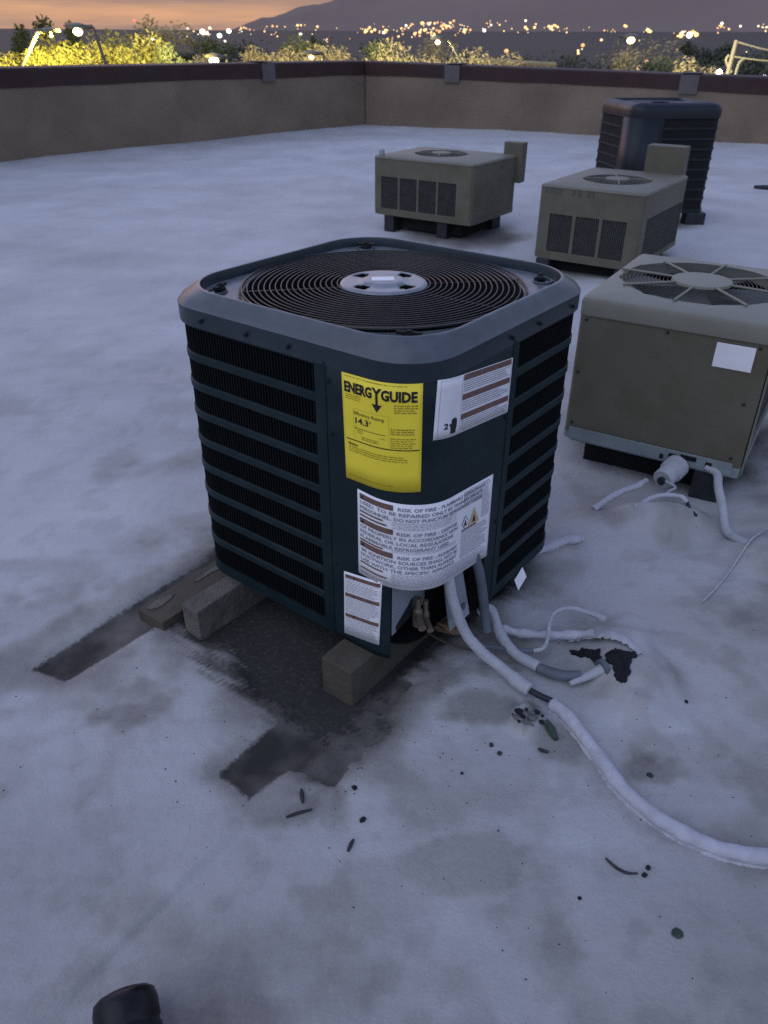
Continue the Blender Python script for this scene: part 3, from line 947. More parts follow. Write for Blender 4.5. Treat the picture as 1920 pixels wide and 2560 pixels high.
    # skirt screws
    for s_ in (-0.56, -0.42, -0.30, 0.30, 0.42, 0.58):
        a = np.array(CAPO.at(s_, 0)); b = np.array(CAPO.at(s_, .01)); d = b - a
        mb = MB(); mb.lathe([(0.0048, 0), (0.0048, .003), (0.003, .005), (0, .005)], (*a, SK + .014), 10, (d[0], d[1], 0))
        mb.build('screw', M['dark'], cap)
    # fan shroud, blades
    mb = MB(); mb.lathe([(hole - .002, -.30), (hole - .002, -.05)], (cx, cy, ZT), 64)
    mb.v = mb.v; mb.f = [q for q in mb.f if len(q) == 4]
    mb.lathe([(hole, -.30), (0.0, -.30)], (cx, cy, ZT), 48)
    mb.build('fan_shroud', M['dark'], unit)
    mb = MB()
    for k in range(3):
        a0 = R(120 * k + 20); vs = []
        for i in range(9):
            rr = 0.07 + 0.215 * i / 8
            for j in range(5):
                aa = a0 + (j / 4 - .5) * (1.0 + .2 * i / 8) + .25 * i / 8
                vs.append((cx + rr * math.cos(aa), cy + rr * math.sin(aa), ZT - .15 + (j / 4 - .5) * -.07))
        mb.add(vs, [(i * 5 + j, i * 5 + 5 + j, i * 5 + 6 + j, i * 5 + 1 + j) for i in range(8) for j in range(4)])
    mb.build('fan_blade', M['fin'], unit, smooth=True, solid=.002)
    # guard
    mb = MB()
    for k in range(8):
        a = R(45 * k + 10)
        mb.tube([(cx + .08 * math.cos(a), cy + .08 * math.sin(a), ZT - .022), (cx + .326 * math.cos(a), cy + .326 * math.sin(a), ZT - .022)], .0022, 6)
    guard = mb.build('fan_guard', M['wire'], unit)
    nr = 18
    for k in range(nr):
        rr = 0.108 + (0.327 - 0.108) * k / (nr - 1)
        mb = MB(); mb.torus((cx, cy, ZT - .0175 + .003 * (1 - k / nr)), rr, .0017 if k < nr - 1 else .0032, 96, 6)
        mb.build('ring', M['wire'], guard, smooth=True)
    # motor plate with four slots
    mb = MB(); rad = [0, .022, .036, .046, .056, .066, .077, .086, .094, .099, .102, .102]
    zr = [.0115, .0115, .0115, .011, .006, .006, .006, .006, .0065, .004, 0, -.012]
    n = 72; vs = []
    for r_, z in zip(rad, zr):
        for k in range(n):
            a = 2 * math.pi * k / n
            vs.append((cx + r_ * math.cos(a), cy + r_ * math.sin(a), ZT - .0175 + z))
    fs = []
    for i in range(len(rad) - 1):
        for k in range(n):
            th = 360 * (k + .5) / n - math.degrees(YAW) + 7
            off = ((th + 45) % 90) - 45
            if 4 <= i <= 6 and abs(off) < 15 - 3 * abs(i - 5):
                continue
            fs.append((i * n + k, i * n + (k + 1) % n, (i + 1) * n + (k + 1) % n, (i + 1) * n + k))
    mb.add(vs, fs)
    hub = mb.build('motor_plate', M['hub'], unit, smooth=True, solid=.002)
    mb = MB(); mb.box((cx - .002, cy - .004, ZT - .0045), (.052, .030, .0022), R(4))
    mb.build('plate_sticker', M['white'], hub)
    return cp


corner_panel = build_unit()

# ---- stickers on the corner panel: a sheet on the outline with its own (u, v) frame in metres
_texts = []


class Sticker:
    def __init__(s, name, tl, tr, bl, br, m, label, round_=0.0):
        s.c = [np.array(q) for q in (tl, tr, bl, br)]
        s.w = (abs(tr[0] - tl[0]) + abs(br[0] - bl[0])) / 2
        s.h = (abs(tl[1] - bl[1]) + abs(tr[1] - br[1])) / 2
        mb = MB(); n = max(6, int(s.w / .008)); nv = 6
        vs = [s.pt(s.w * i / n, s.h * j / nv, .0062) for i in range(n + 1) for j in range(nv + 1)]
        mb.add(vs, [(i * (nv + 1) + j, (i + 1) * (nv + 1) + j, (i + 1) * (nv + 1) + j + 1, i * (nv + 1) + j + 1) for i in range(n) for j in range(nv)])
        s.o = mb.build(name, m, unit, smooth=True, solid=.0006)
        s.o['label'] = label
        s.marks = {}

    def mark(s, name, m):
        return s.marks.setdefault((name, m) if name == 'fine_print' else (name, m, len(s.marks)), MB())

    def pt(s, u, v, off):
        a, b = u / s.w, v / s.h            # v measured down from the top
        tl, tr, bl, br = s.c
        q = tl * (1 - a) * (1 - b) + tr * a * (1 - b) + bl * (1 - a) * b + br * a * b
        return (*OUT.at(q[0], off), q[1])

    def rect(s, name, m, u0, v0, u1, v1, off=.0071):
        mb = s.mark(name, m)
        n = max(1, int(abs(u1 - u0) / .008))
        vs = []
        for i in range(n + 1):
            u = u0 + (u1 - u0) * i / n
            vs += [s.pt(u, v0, off), s.pt(u, v1, off)]
        mb.add(vs, [(2 * i, 2 * i + 2, 2 * i + 3, 2 * i + 1) for i in range(n)])

    def poly(s, name, m, pts, off=.0073):
        mb = s.mark(name, m)
        mb.add([s.pt(u, v, off) for u, v in pts], [tuple(range(len(pts)))])

    def lines(s, m, u0, v0, u1, v1, pitch, seed, thick=.42, short=.25, name='fine_print'):
        """unreadable small print: rows of broken strokes"""
        r_ = random.Random(seed); v = v0
        while v + pitch * thick < v1:
            u = u0; end = u1 - (r_.random() ** 3) * short * (u1 - u0)
            while u < end:
                w = r_.uniform(.003, .011)
                s.rect(name, m, u, v, min(u + w, end), v + pitch * thick)
                u += w + r_.uniform(.0012, .0024)
            v += pitch

    def text(s, body, u, v, size, m, bold=0.0, width=None, name='lettering', off=.0074):
        _texts.append((s, body, u, v, size, m, bold, width, name, off))

    def finish(s):
        for key, mb in s.marks.items():
            o = mb.build(key[0], M[key[1]], s.o, recalc=False)
            if key[0] in ('fine_print', 'lettering'):
                o['kind'] = 'stuff'


def text_meshes():
    obs = []
    for (s, body, u, v, size, m, bold, width, name, off) in _texts:
        cu = bpy.data.curves.new('t', 'FONT'); cu.body = body; cu.size = size; cu.resolution_u = 2
        cu.offset = bold
        o = bpy.data.objects.new('t', cu); COL.objects.link(o); obs.append(o)
    dg = bpy.context.evaluated_depsgraph_get(); dg.update()
    for o, (s, body, u, v, size, m, bold, width, name, off) in zip(obs, _texts):
        me = bpy.data.meshes.new_from_object(o.evaluated_get(dg))
        co = np.array([q.co[:] for q in me.vertices])
        if len(co):
            x0, x1 = co[:, 0].min(), co[:, 0].max()
            k = (width / (x1 - x0)) if width else 1.0
            mb = s.mark(name, m)
            mb.add([s.pt(u + (q[0] - x0) * k, v - q[1], off) for q in co], [tuple(p.vertices) for p in me.polygons])
        bpy.data.objects.remove(o); bpy.data.meshes.remove(me)


# yellow energy sticker
st = Sticker('energy_sticker', (-0.156, .762), (0.012, .764), (-0.150, .533), (0.014, .533), M['yellow'], 'bright yellow energy guide sticker')
st.text('ENERG', .006, .036, .0285, 'ink', .0013, .066)
st.text('GUIDE', .0905, .036, .0285, 'ink', .0013, .066)
st.text('Y', .0715, .036, .0305, 'ink', .0013, .021)
st.rect('arrow_shaft', 'ink', .0795, .034, .0845, .054)
st.poly('arrow_head', 'ink', [(.0715, .0475), (.082, .063), (.0925, .0475), (.0915, .0475)][:3])
st.lines('ochre_ink', .008, .004, .09, .0075, .004, 1, .35); st.lines('ochre_ink', .06, .0045, .16, .0085, .004, 2, .35)
st.lines('ochre_ink', .008, .041, .045, .052, .0042, 3, .4); st.lines('ochre_ink', .115, .043, .158, .060, .0048, 4, .5)
st.text('Efficiency Rating', .028, .080, .0098, 'ink', .0, .068)
st.text('14.3', .031, .098, .0175, 'ink', .0004, .032)
st.text('*', .0645, .0945, .012, 'ink')
for a in ((.026, .068, .105, .0684), (.026, .068, .0264, .132), (.105, .068, .1054, .132)):
    st.rect('rule', 'ochre_ink', *a)
st.rect('rule', 'ink', .031, .108, .1, .1091); st.rect('rule', 'ink', .030, .105, .0312, .111)
st.lines('ochre_ink', .034, .112, .05, .118, .004, 5, .4); st.lines('ochre_ink', .088, .116, .104, .122, .0042, 15, .5)
st.lines('ochre_ink', .045, .124, .09, .131, .0042, 6, .5)
st.lines('ochre_ink', .108, .092, .152, .107, .005, 7, .55); st.lines('ochre_ink', .108, .112, .155, .134, .0048, 8, .45)
st.rect('rule', 'ink', .006, .136, .162, .1382)
st.text('Notice', .011, .149, .0085, 'ink', .0002)
st.lines('ochre_ink', .011, .152, .14, .164, .0048, 9, .45, .5)
st.lines('ochre_ink', .008, .218, .12, .221, .004, 10, .4)
E_ST = st

# white warning sticker on the right of the corner
st2 = Sticker('warning_sticker', (0.040, .766), (0.306, .735), (0.035, .643), (0.305, .611), M['white'], 'white warning sticker with three brown bars and a hand mark')
st2.rect('rule', 'grey_ink', .0705, .004, .0713, .12)
for v in (.001, .0415, .083):
    st2.rect('heading_bar', 'brown', .074, v, .262, v + .0125)
st2.lines('grey_ink', .076, .0165, .258, .040, .0045, 21, .36); st2.lines('grey_ink', .076, .0575, .258, .081, .0045, 22, .36)
st2.lines('grey_ink', .076, .0985, .258, .119, .0045, 23, .36)
for a in ((.008, .003, .0085, .121), (.008, .0026, .068, .003), (.008, .12, .068, .1206)):
    st2.rect('rule', 'grey_ink', *a)
# glove mark and the numeral beside it
hand = [(.040, .117), (.040, .103), (.036, .098), (.037, .094), (.042, .096), (.042, .087), (.045, .086), (.047, .084), (.051, .084), (.054, .086), (.058, .087), (.059, .095), (.059, .105), (.056, .110), (.056, .117)]
st2.poly('hand_mark', 'ink', hand)
st2.text('2', .022, .104, .017, 'ink', .0006, .011)

# large warning sticker round the corner
st3 = Sticker('warning_sticker', (-0.121, .516), (0.265, .474), (-0.121, .304), (0.268, .249), M['white'], 'large white fire risk sticker wrapped round the corner')
H3 = st3.h; W3 = st3.w
for k, v in enumerate((.006, .066, .126)):
    st3.rect('heading_bar', 'brown', .006, v, .083, v + .0135)
    st3.poly('hazard_mark', 'ink', [(.009, v + .0115), (.0135, v + .0025), (.018, v + .0115)])
T = [
    ('RISK OF FIRE - FLAMMABLE REFRIGERANT', .092, .0175, .262), ('USED. TO BE REPAIRED ONLY BY TRAINED SERVICE', .007, .0305, .335), ('PERSONNEL. DO NOT PUNCTURE REFRIGERANT TUBING', .007, .0435, .335),
    ('RISK OF FIRE - DISPOSE', .090, .0785, .152), ('OF PROPERLY IN ACCORDANCE WITH', .007, .0910, .238), ('FEDERAL OR LOCAL REGULATIONS', .007, .1035, .222), ('FLAMMABLE REFRIGERANT USED', .007, .1160, .205),
    ('RISK OF FIRE - AUXILIARY', .092, .1390, .155), ('BE IGNITION SOURCES SHALL NOT BE', .010, .1515, .238), ('DUCTWORK, OTHER THAN AUXILIARY', .008, .1640, .238), ('USE WITH THE SPECIFIC APPLIANCE', .008, .1765, .230),
]
for b_, u, v, w in T:
    st3.text(b_, u, v, .0118, 'grey_ink', .00025, w)
for v, w in ((.0475, .062), (.057, .070), (.1195, .062), (.180, .062), (.1945, .070)):
    st3.rect('heading_bar', 'brown', .006, v, w, v + .0042)
st3.lines('grey_ink', .08, .047, .24, .064, .0036, 31, .3); st3.lines('grey_ink', .08, .118, .24, .125, .0036, 32, .3)
st3.lines('grey_ink', .08, .180, .37, .205, .0036, 33, .3); st3.lines('grey_ink', .007, .206, .37, .2115, .0036, 34, .3)
st3.lines('grey_ink', .265, .006, .375, .046, .0046, 35, .36); st3.lines('grey_ink', .345, .048, .378, .098, .0046, 36, .36)
st3.lines('grey_ink', .262, .108, .375, .178, .0044, 37, .36)
st3.rect('heading_bar', 'brown', .262, .1015, .325, .1055)
st3.poly('flame_triangle', 'sand_ink', [(.288, .101), (.312, .058), (.336, .101)])
st3.poly('flame_triangle', 'ink', [(.306, .095), (.309, .082), (.312, .076), (.316, .085), (.318, .095)], .0078)
st3.poly('flame_diamond', 'grey_ink', [(.262, .085), (.276, .066), (.290, .085), (.276, .104)], .0073)
st3.poly('flame_diamond', 'white', [(.265, .085), (.276, .070), (.287, .085), (.276, .100)], .0076)
st3.poly('flame_diamond', 'ink', [(.271, .093), (.272, .084), (.276, .077), (.279, .085), (.281, .093)], .0079)
# small white sticker at the foot
st4 = Sticker('warning_sticker', (-0.164, .288), (-0.060, .303), (-0.168, .106), (-0.067, .121), M['white'], 'small white sticker with three brown bars at the foot of the corner')
for v in (.006, .058, .118):
    st4.rect('heading_bar', 'brown', .004, v, .099, v + .0105)
    st4.poly('hazard_mark', 'ink', [(.026, v + .008), (.0295, v + .0025), (.033, v + .008)])
st4.lines('grey_ink', .005, .019, .097, .055, .0042, 41, .34); st4.lines('grey_ink', .005, .071, .097, .115, .0042, 42, .34)
st4.lines('grey_ink', .005, .131, .097, .176, .0042, 43, .34)
for s_ in (st2, st3, st4):
    w, h_ = s_.w, s_.h
text_meshes()
for s_ in (st, st2, st3, st4):
    s_.finish()

# grey bent bracket and dark conduit dropping out of the service opening
x, y = OUT.at(0.135, -0.028)
tr_ = empty('line_cover', (x, y, 0.10), 'pale grey bent metal cover hanging in the service opening under the large sticker', 'metal cover')
mb = MB()
q0 = np.array(OUT.at(0.115, -.030)); q1 = np.array(OUT.at(0.172, -.022)); q2 = np.array(OUT.at(0.212, -.004)); q3 = np.array(OUT.at(0.140, -.012))
mb.add([(*q0, .34), (*q1, .34), (*q2, .135), (*q3, .118), (*(q2 + (.004, -.012)), .112), (*(q3 + (.004, -.012)), .10)], [(0, 1, 2, 3), (3, 2, 4, 5)])
mb.build('sheet', M['silver'], tr_, solid=.002)
mb = MB(); c = (q2 * .7 + q3 * .3) + (0.001, -.004); mb.box((c[0], c[1], .138), (.018, .004, .016), YAW)
mb.build('knockout', M['conduit'], tr_)
mb = MB()
w0 = OUT.at(.215, -.02); w1 = OUT.at(.235, .008); w2 = OUT.at(.25, .02)
mb.tube(spline([(*w0, .33), (*w1, .22), (*w2, .12), (w2[0] + .01, w2[1] - .02, .05)], 6), .0125, 10)
o = mb.build('conduit', M['conduit'], None, smooth=True, origin=(*w2, .05))
tag(o, 'dark grey flexible conduit dropping from the right side of the service opening', 'conduit')

# ------------------------------------------------------------------ sleepers under the unit
dirS = np.array([0.604, 0.797])      # direction of the timbers (front to back)
nS = np.array([dirS[1], -dirS[0]])


def timber(name, c0, length, width, z0, z1, m, label, group=None, skew=0.0):
    a = math.atan2(dirS[1], dirS[0]) + skew
    d = np.array([math.cos(a), math.sin(a)])
    n = np.array([d[1], -d[0]])
    rnd = random.Random(int(length * 1000))
    mb = MB(); N = 14; vs = []
    for i in range(N + 1):
        p = np.array(c0) + d * length * i / N
        wv = rnd.uniform(-.0015, .0015)
        for sgn, z in ((-1, z0), (1, z0), (1, z1), (-1, z1)):
            q = p + n * (sgn * width / 2 + rnd.uniform(-.0012, .0012))
            vs.append((q[0], q[1], z + (rnd.uniform(-.0012, .0012) if z == z1 else 0)))
    fs = [(i * 4 + j, i * 4 + (j + 1) % 4, i * 4 + 4 + (j + 1) % 4, i * 4 + 4 + j) for i in range(N) for j in range(4)]
    fs += [(0, 1, 2, 3), (N * 4 + 3, N * 4 + 2, N * 4 + 1, N * 4)]
    mb.add(vs, fs)
    o = mb.build(name, m, None, bevel=.003, origin=(c0[0], c0[1], z0))
    return tag(o, label, 'timber', group)


timber('timber_block', (-0.490, 1.521), 0.78, 0.058, -0.035, ZB - .001, M['paintedwood'], 'square timber carrying the left edge of the dark condenser', 'timbers under the dark condenser')
timber('timber_block', (-0.108, 1.318), 0.85, 0.090, -0.035, ZB - .001, M['wood'], 'square timber carrying the front corner of the dark condenser', 'timbers under the dark condenser')
timber('timber_block', (-0.608, 1.562), 0.70, 0.100, -0.03, 0.026, M['wood'], 'low weathered timber left of the block under the dark condenser', 'timbers under the dark condenser')
# worn pale flakes of paint on the low timber
for k, (t, w, l) in enumerate(((0.055, .03, .085), (.24, .022, .16))):
    c = np.array([-0.608, 1.562]) + dirS * t + nS * (-.020)
    mb = MB(); rnd = random.Random(k); n = 14
    pts = []
    for i in range(n):
        a = 2 * math.pi * i / n
        q = c + dirS * (math.cos(a) * l / 2 * rnd.uniform(.6, 1.15)) + nS * (math.sin(a) * w / 2 * rnd.uniform(.5, 1.3))
        pts.append(q)
    mb.add([(*q, .0285) for q in pts] + [(*q, .025) for q in pts], [tuple(range(n))] + [(i, (i + 1) % n, n + (i + 1) % n, n + i) for i in range(n)])
    o = mb.build('paint_flake', M['paintedwood'], None, origin=(*c, .03))
    tag(o, ['short pale paint flake at the near end of the low timber', 'long pale paint flake further along the low timber'][k], 'paint flake')

# ------------------------------------------------------------------ pipes and cables at the unit


def laid(pts, lift):
    return [(x, y, (rz(x, y) + lift if z is None else z)) for x, y, z in pts]


pA = spline([(0.142, 1.425, .33), (0.146, 1.412, .275), (0.157, 1.408, .215), (0.175, 1.405, .155), (0.199, 1.402, .10), (0.236, 1.388, .06), (0.274, 1.370, .036), (0.318, 1.325, .024), (0.340, 1.303, .022)], 7)
mb = MB(); mb.tube(pA, [.0122 + .0015 * min(1, i / 40) + (.003 if i > 46 else 0) for i in range(len(pA))], 14, True, .05, 1)
o = mb.build('insulated_pipe', M['pipe'], None, smooth=True, origin=(0.30, 1.33, .02))
tag(o, 'white coated pipe curving out of the service opening onto the roof', 'pipe')
mb = MB(); mb.tube(spline([(0.338, 1.306, .020), (0.362, 1.290, .017), (0.395, 1.268, .017)], 6), .0075, 10)
o = mb.build('bare_pipe', M['rubber'], None, smooth=True, origin=(0.36, 1.29, .02))
tag(o, 'bare black stretch of pipe in the gap between two white coated lengths', 'pipe')
lo_pts = [(0.385, 1.274), (0.412, 1.235), (0.440, 1.172), (0.464, 1.105), (0.482, 1.050), (0.515, 0.993), (0.562, 0.945), (0.600, 0.919), (0.645, 0.897), (0.72, .882), (0.86, 0.872), (1.05, .88)]
pL = spline([(x, y, rz(x, y) + .013) for x, y in lo_pts], 10)
rads = [.0150 + .0012 * math.sin(i * .23) + .0007 * math.sin(i * .71) for i in range(len(pL))]
rads[0] = .011
mb = MB(); mb.tube(pL, rads, 16, True, .045, 2)
# ragged fillet of dried coating where the pipe meets the roof
rnd = random.Random(3); Q = spline([tuple(q) for q in pL[2:]], 5)
for sd, base, amp in ((1, .0165, .0075), (-1, .0150, .0035)):
    vs = []; nq = len(Q)
    ar = np.arange(nq); jag = fbm(ar * .11, ar * 0 + 3.3 * sd, 1.0, 4, 5); big = np.clip(fbm(ar * .035, ar * 0 + 1.1 * sd, 1.0, 2, 9), 0, 1)
    for i in range(nq):
        t = Q[min(i + 1, nq - 1)] - Q[max(i - 1, 0)]; t /= np.linalg.norm(t); n = np.array([t[1], -t[0], 0])
        w = base + amp * jag[i] + .014 * big[i] * (1 + jag[i]) * (1 if sd == 1 else .3) + rnd.uniform(-.0008, .0008)
        if sd == 1 and i % 131 in (96, 97, 98):
            w += (.010, .018, .008)[i % 131 - 96]
        a = Q[i] - n * sd * .0095; b = Q[i] - n * sd * w; zb_ = rz(b[0], b[1])
        vs += [(a[0], a[1], Q[i][2] + .006), ((a[0] * .4 + b[0] * .6), (a[1] * .4 + b[1] * .6), zb_ + .0045 + rnd.uniform(-.001, .001)), (b[0], b[1], zb_ + .001), (b[0], b[1], zb_ - .004)]
    mb.add(vs, [(i * 4 + k, i * 4 + 4 + k, i * 4 + 5 + k, i * 4 + 1 + k) for i in range(nq - 1) for k in range(3)])
o = mb.build('insulated_pipe', M['foam'], None, smooth=True, origin=(0.5, 1.02, .02))
tag(o, 'thick lumpy white pipe sweeping across the roof to the right edge', 'pipe')

# second pipe, to the grey sleeve and the capped end in the mound
pB = spline([(*OUT.at(.262, .010), .085), (0.275, 1.545, .062), (0.291, 1.482, .040), (0.322, 1.427, .024), (0.372, 1.381, .022)], 8)
mb = MB(); mb.tube(pB, .0135, 12, True, .05, 4)
o = mb.build('insulated_pipe', M['pipe'], None, smooth=True, origin=(.3, 1.46, .03))
tag(o, 'short white pipe dropping from the condenser base behind the curving one', 'pipe')
mb = MB(); mb.tube(spline([(0.372, 1.381, .018), (0.42, 1.357, .018), (0.468, 1.354, .022)], 6), [.014 - .004 * abs(i / 12 - .3) for i in range(13)], 12, True, .03, 5)
o = mb.build('pipe_sleeve', M['conduit'], None, smooth=True, origin=(.42, 1.357, .018))
tag(o, 'dark grey sleeve between white pipe and ringed pipe end', 'pipe sleeve')
pe = empty('pipe_end', (0.515, 1.366, .02), 'white pipe end with a grey ring leading into the foam mound', 'pipe')
mb = MB(); mb.tube(spline([(0.44, 1.335, .012), (0.48, 1.350, .020), (0.528, 1.370, .030)], 6), [.006 + .0085 * i / 12 for i in range(13)], 12, True, .05, 6)
mb.build('pipe_body', M['pipe'], pe, smooth=True)
mb = MB(); mb.lathe([(.015, -.006), (.0235, -.006), (.0235, .006), (.015, .006)], (0.524, 1.369, .029), 20, (.9, .4, .15))
mb.build('ring', M['conduit'], pe, smooth=False)
# third pipe
pC = spline([(0.295, 1.512, .030), (0.345, 1.500, .026), (0.405, 1.494, .026), (0.46, 1.488, .030), (0.525, 1.478, .044)], 8)
mb = MB(); mb.tube(pC, [.0115 + .002 * math.sin(i * .8) for i in range(len(pC))], 12, True, .12, 7)
o = mb.build('insulated_pipe', M['foam'], None, smooth=True, origin=(.4, 1.494, .026))
tag(o, 'straight lumpy white pipe running from the condenser into the torn mound', 'pipe')
# loop of thin cable
cab = spline([(0.205, 1.455, .03), (0.265, 1.447, .026), (0.325, 1.432, .030), (0.365, 1.423, .034)], 8)
mb = MB(); mb.tube(cab, .0058, 8)
o = mb.build('cable', M['conduit'], None, smooth=True, origin=(.28, 1.44, .03))
tag(o, 'dark grey end of the thin cable crossing over the white pipes', 'cable')
cab = spline([(0.365, 1.423, .034), (0.392, 1.433, .036), (0.407, 1.462, .046), (0.417, 1.502, .058), (0.438, 1.535, .066), (0.475, 1.553, .064), (0.52, 1.548, .056), (0.565, 1.525, .05)], 8)
mb = MB(); mb.tube(cab, [.0052 + (.004 * max(0, (i - 40) / 16)) for i in range(len(cab))], 8, True, .08, 9)
o = mb.build('cable', M['pipe'], None, smooth=True, origin=(.42, 1.5, .05))
tag(o, 'thin white cable looping up and over into the foam mound', 'cable')
# a stray straw coloured wire
mb = MB(); mb.tube(spline([(0.112, 1.492, .03), (0.16, 1.462, .024), (0.235, 1.432, .02)], 6), .0028, 6)
o = mb.build('wire', M['wood'], None, smooth=True, origin=(.16, 1.46, .024))
tag(o, 'thin straw coloured wire lying in the shade below the service opening', 'wire')
# torn black patches in the mound
torn = (([(0.533, 1.401), (0.559, 1.408), (0.582, 1.396), (0.604, 1.395), (0.601, 1.379), (0.587, 1.374), (0.575, 1.342), (0.574, 1.327), (0.56, 1.314), (0.547, 1.319), (0.541, 1.337), (0.542, 1.363), (0.53, 1.379)],
         'large torn black hole in the foam mound', .006),
        ([(0.469, 1.461), (0.487, 1.456), (0.496, 1.464), (0.509, 1.444), (0.527, 1.430), (0.524, 1.399), (0.512, 1.393), (0.507, 1.419), (0.486, 1.437), (0.467, 1.447)],
         'narrow torn black slit beside the straight white pipe', .006))
for k, (poly, lab, lift) in enumerate(torn):
    rnd = random.Random(20 + k); P = []
    for a, b in zip(poly, poly[1:] + poly[:1]):
        for t in (0, .2, .4, .6, .8):
            P.append((a[0] + (b[0] - a[0]) * t + rnd.uniform(-.0032, .0032), a[1] + (b[1] - a[1]) * t + rnd.uniform(-.0032, .0032)))
    cx_ = sum(q[0] for q in P) / len(P); cy_ = sum(q[1] for q in P) / len(P)
    V_ = np.array(P); zz = roof_z(V_[:, 0], V_[:, 1]); n = len(P); mb = MB()
    zc = rz(cx_, cy_) + lift
    top = [(x, y, z + .0055) for (x, y), z in zip(P, zz)]; low = [(x, y, z - .006) for (x, y), z in zip(P, zz)]
    mid = [((x + cx_) / 2, (y + cy_) / 2, rz((x + cx_) / 2, (y + cy_) / 2) + .0045 + rnd.uniform(-.001, .002)) for x, y in P]
    mb.add([(cx_, cy_, zc)] + mid + top + low, [(0, 1 + i, 1 + (i + 1) % n) for i in range(n)] + [(1 + i, n + 1 + i, n + 1 + (i + 1) % n, 1 + (i + 1) % n) for i in range(n)]
           + [(n + 1 + i, 2 * n + 1 + i, 2 * n + 1 + (i + 1) % n, n + 1 + (i + 1) % n) for i in range(n)])
    o = mb.build('torn_felt', M['felt'], None, origin=(cx_, cy_, zc))
    tag(o, lab, 'torn roofing')
# curled shell of coating standing up over the slit
mb = MB(); inner = [(0.471, 1.492), (0.507, 1.478), (0.530, 1.452), (0.552, 1.428), (0.590, 1.412), (0.608, 1.385)]
outer = [(0.471, 1.512), (0.510, 1.520), (0.548, 1.500), (0.582, 1.472), (0.612, 1.436), (0.626, 1.395)]
I = spline([(x, y, 0) for x, y in inner], 6); O = spline([(x, y, 0) for x, y in outer], 6); rnd = random.Random(4); vs = []
for i, (a, b) in enumerate(zip(I, O)):
    t = i / (len(I) - 1); up = .022 * math.sin(math.pi * min(1, t * 1.1 + .05))
    for k in range(6):
        u = k / 5; p = a + (b - a) * u
        vs.append((p[0] + (rnd.uniform(-.004, .004) if k == 0 else 0), p[1] + (rnd.uniform(-.004, .004) if k == 0 else 0), rz(p[0], p[1]) - .004 + (up + .010) * math.sin(math.pi * (.30 + .70 * u)) + rnd.uniform(-.0008, .0008)))
mb.add(vs, [(i * 6 + k, i * 6 + 6 + k, i * 6 + 7 + k, i * 6 + 1 + k) for i in range(len(I) - 1) for k in range(5)])
o = mb.build('coating_shell', M['foam'], None, smooth=True, solid=.004, origin=(.55, 1.48, .04)); tag(o, 'curled shell of white coating arching over the torn black slit', 'roof coating')
# white strip of tape hanging at the right base edge
a = np.array(OUT.at(0.435, .006)); b = np.array(OUT.at(0.475, .006))
mb = MB(); mb.add([(*a, .078), (*b, .098), (*(b + (.012, -.008)), .072), (*(a + (.012, -.008)), .050)], [(0, 1, 2, 3)])
o = mb.build('tape_strip', M['white'], None, solid=.0012, origin=(*a, .07)); tag(o, 'small white strip of tape hanging from the right base edge of the dark condenser', 'tape')

# leaves in the service opening
for k in range(9):
    rnd = random.Random(50 + k)
    x = 0.105 + rnd.uniform(-.03, .06); y = 1.485 + rnd.uniform(-.04, .045); z = .045 + rnd.uniform(-.02, .06)
    a = rnd.uniform(0, 6.28); l = rnd.uniform(.018, .036); w = l * rnd.uniform(.35, .5)
    d = np.array([math.cos(a), math.sin(a), rnd.uniform(-.5, .5)]); n = np.array([-math.sin(a), math.cos(a), rnd.uniform(-.6, .6)]); c = np.array([x, y, z])
    mb = MB(); mb.add([c - d * l, c - d * .2 * l + n * w, c + d * l, c - d * .2 * l - n * w, c + np.array([0, 0, .006])], [(0, 1, 4), (1, 2, 4), (2, 3, 4), (3, 0, 4)])
    o = mb.build('dry_leaf', M['leaf'], None, solid=.0008, origin=tuple(c))
    tag(o, 'curled brown dry leaf caught below the service opening', 'leaf', 'dry leaves below the service opening')

# ------------------------------------------------------------------ tan package units and the far navy unit


def frame_dirs(deg):
    t = R(deg)
    return np.array([-math.cos(t), math.sin(t)]), np.array([math.sin(t), math.cos(t)])


def grille_panel(root, OL, s0, s1, z0, z1, slats, mslat, horizontal=False, cham=0.0):
    """dark recess > slats standing in it"""
    mb = MB(); OL.sheet(mb, OL.svals(s0, s1, .03), [z0, z1], -0.012)
    g = mb.build('grille', M['tandark'], root, smooth=False)
    mb = MB()
    if horizontal:
        for k in range(slats):
            z = z0 + (z1 - z0) * (k + .5) / slats
            OL.wall(mb, s0 + .002, s1 - .002, z - .0018, z + .0018, -.0115, -.003, .05)
    else:
        for k in range(slats):
            q = s0 + (s1 - s0) * (k + .5) / slats
            OL.wall(mb, q - .0016, q + .0016, z0 + .002, z1 - .002, -.0115, -.003, .003)
    o = mb.build('slat', mslat, g, recalc=False)
    tag(o, None, None, None, 'stuff')
    return g


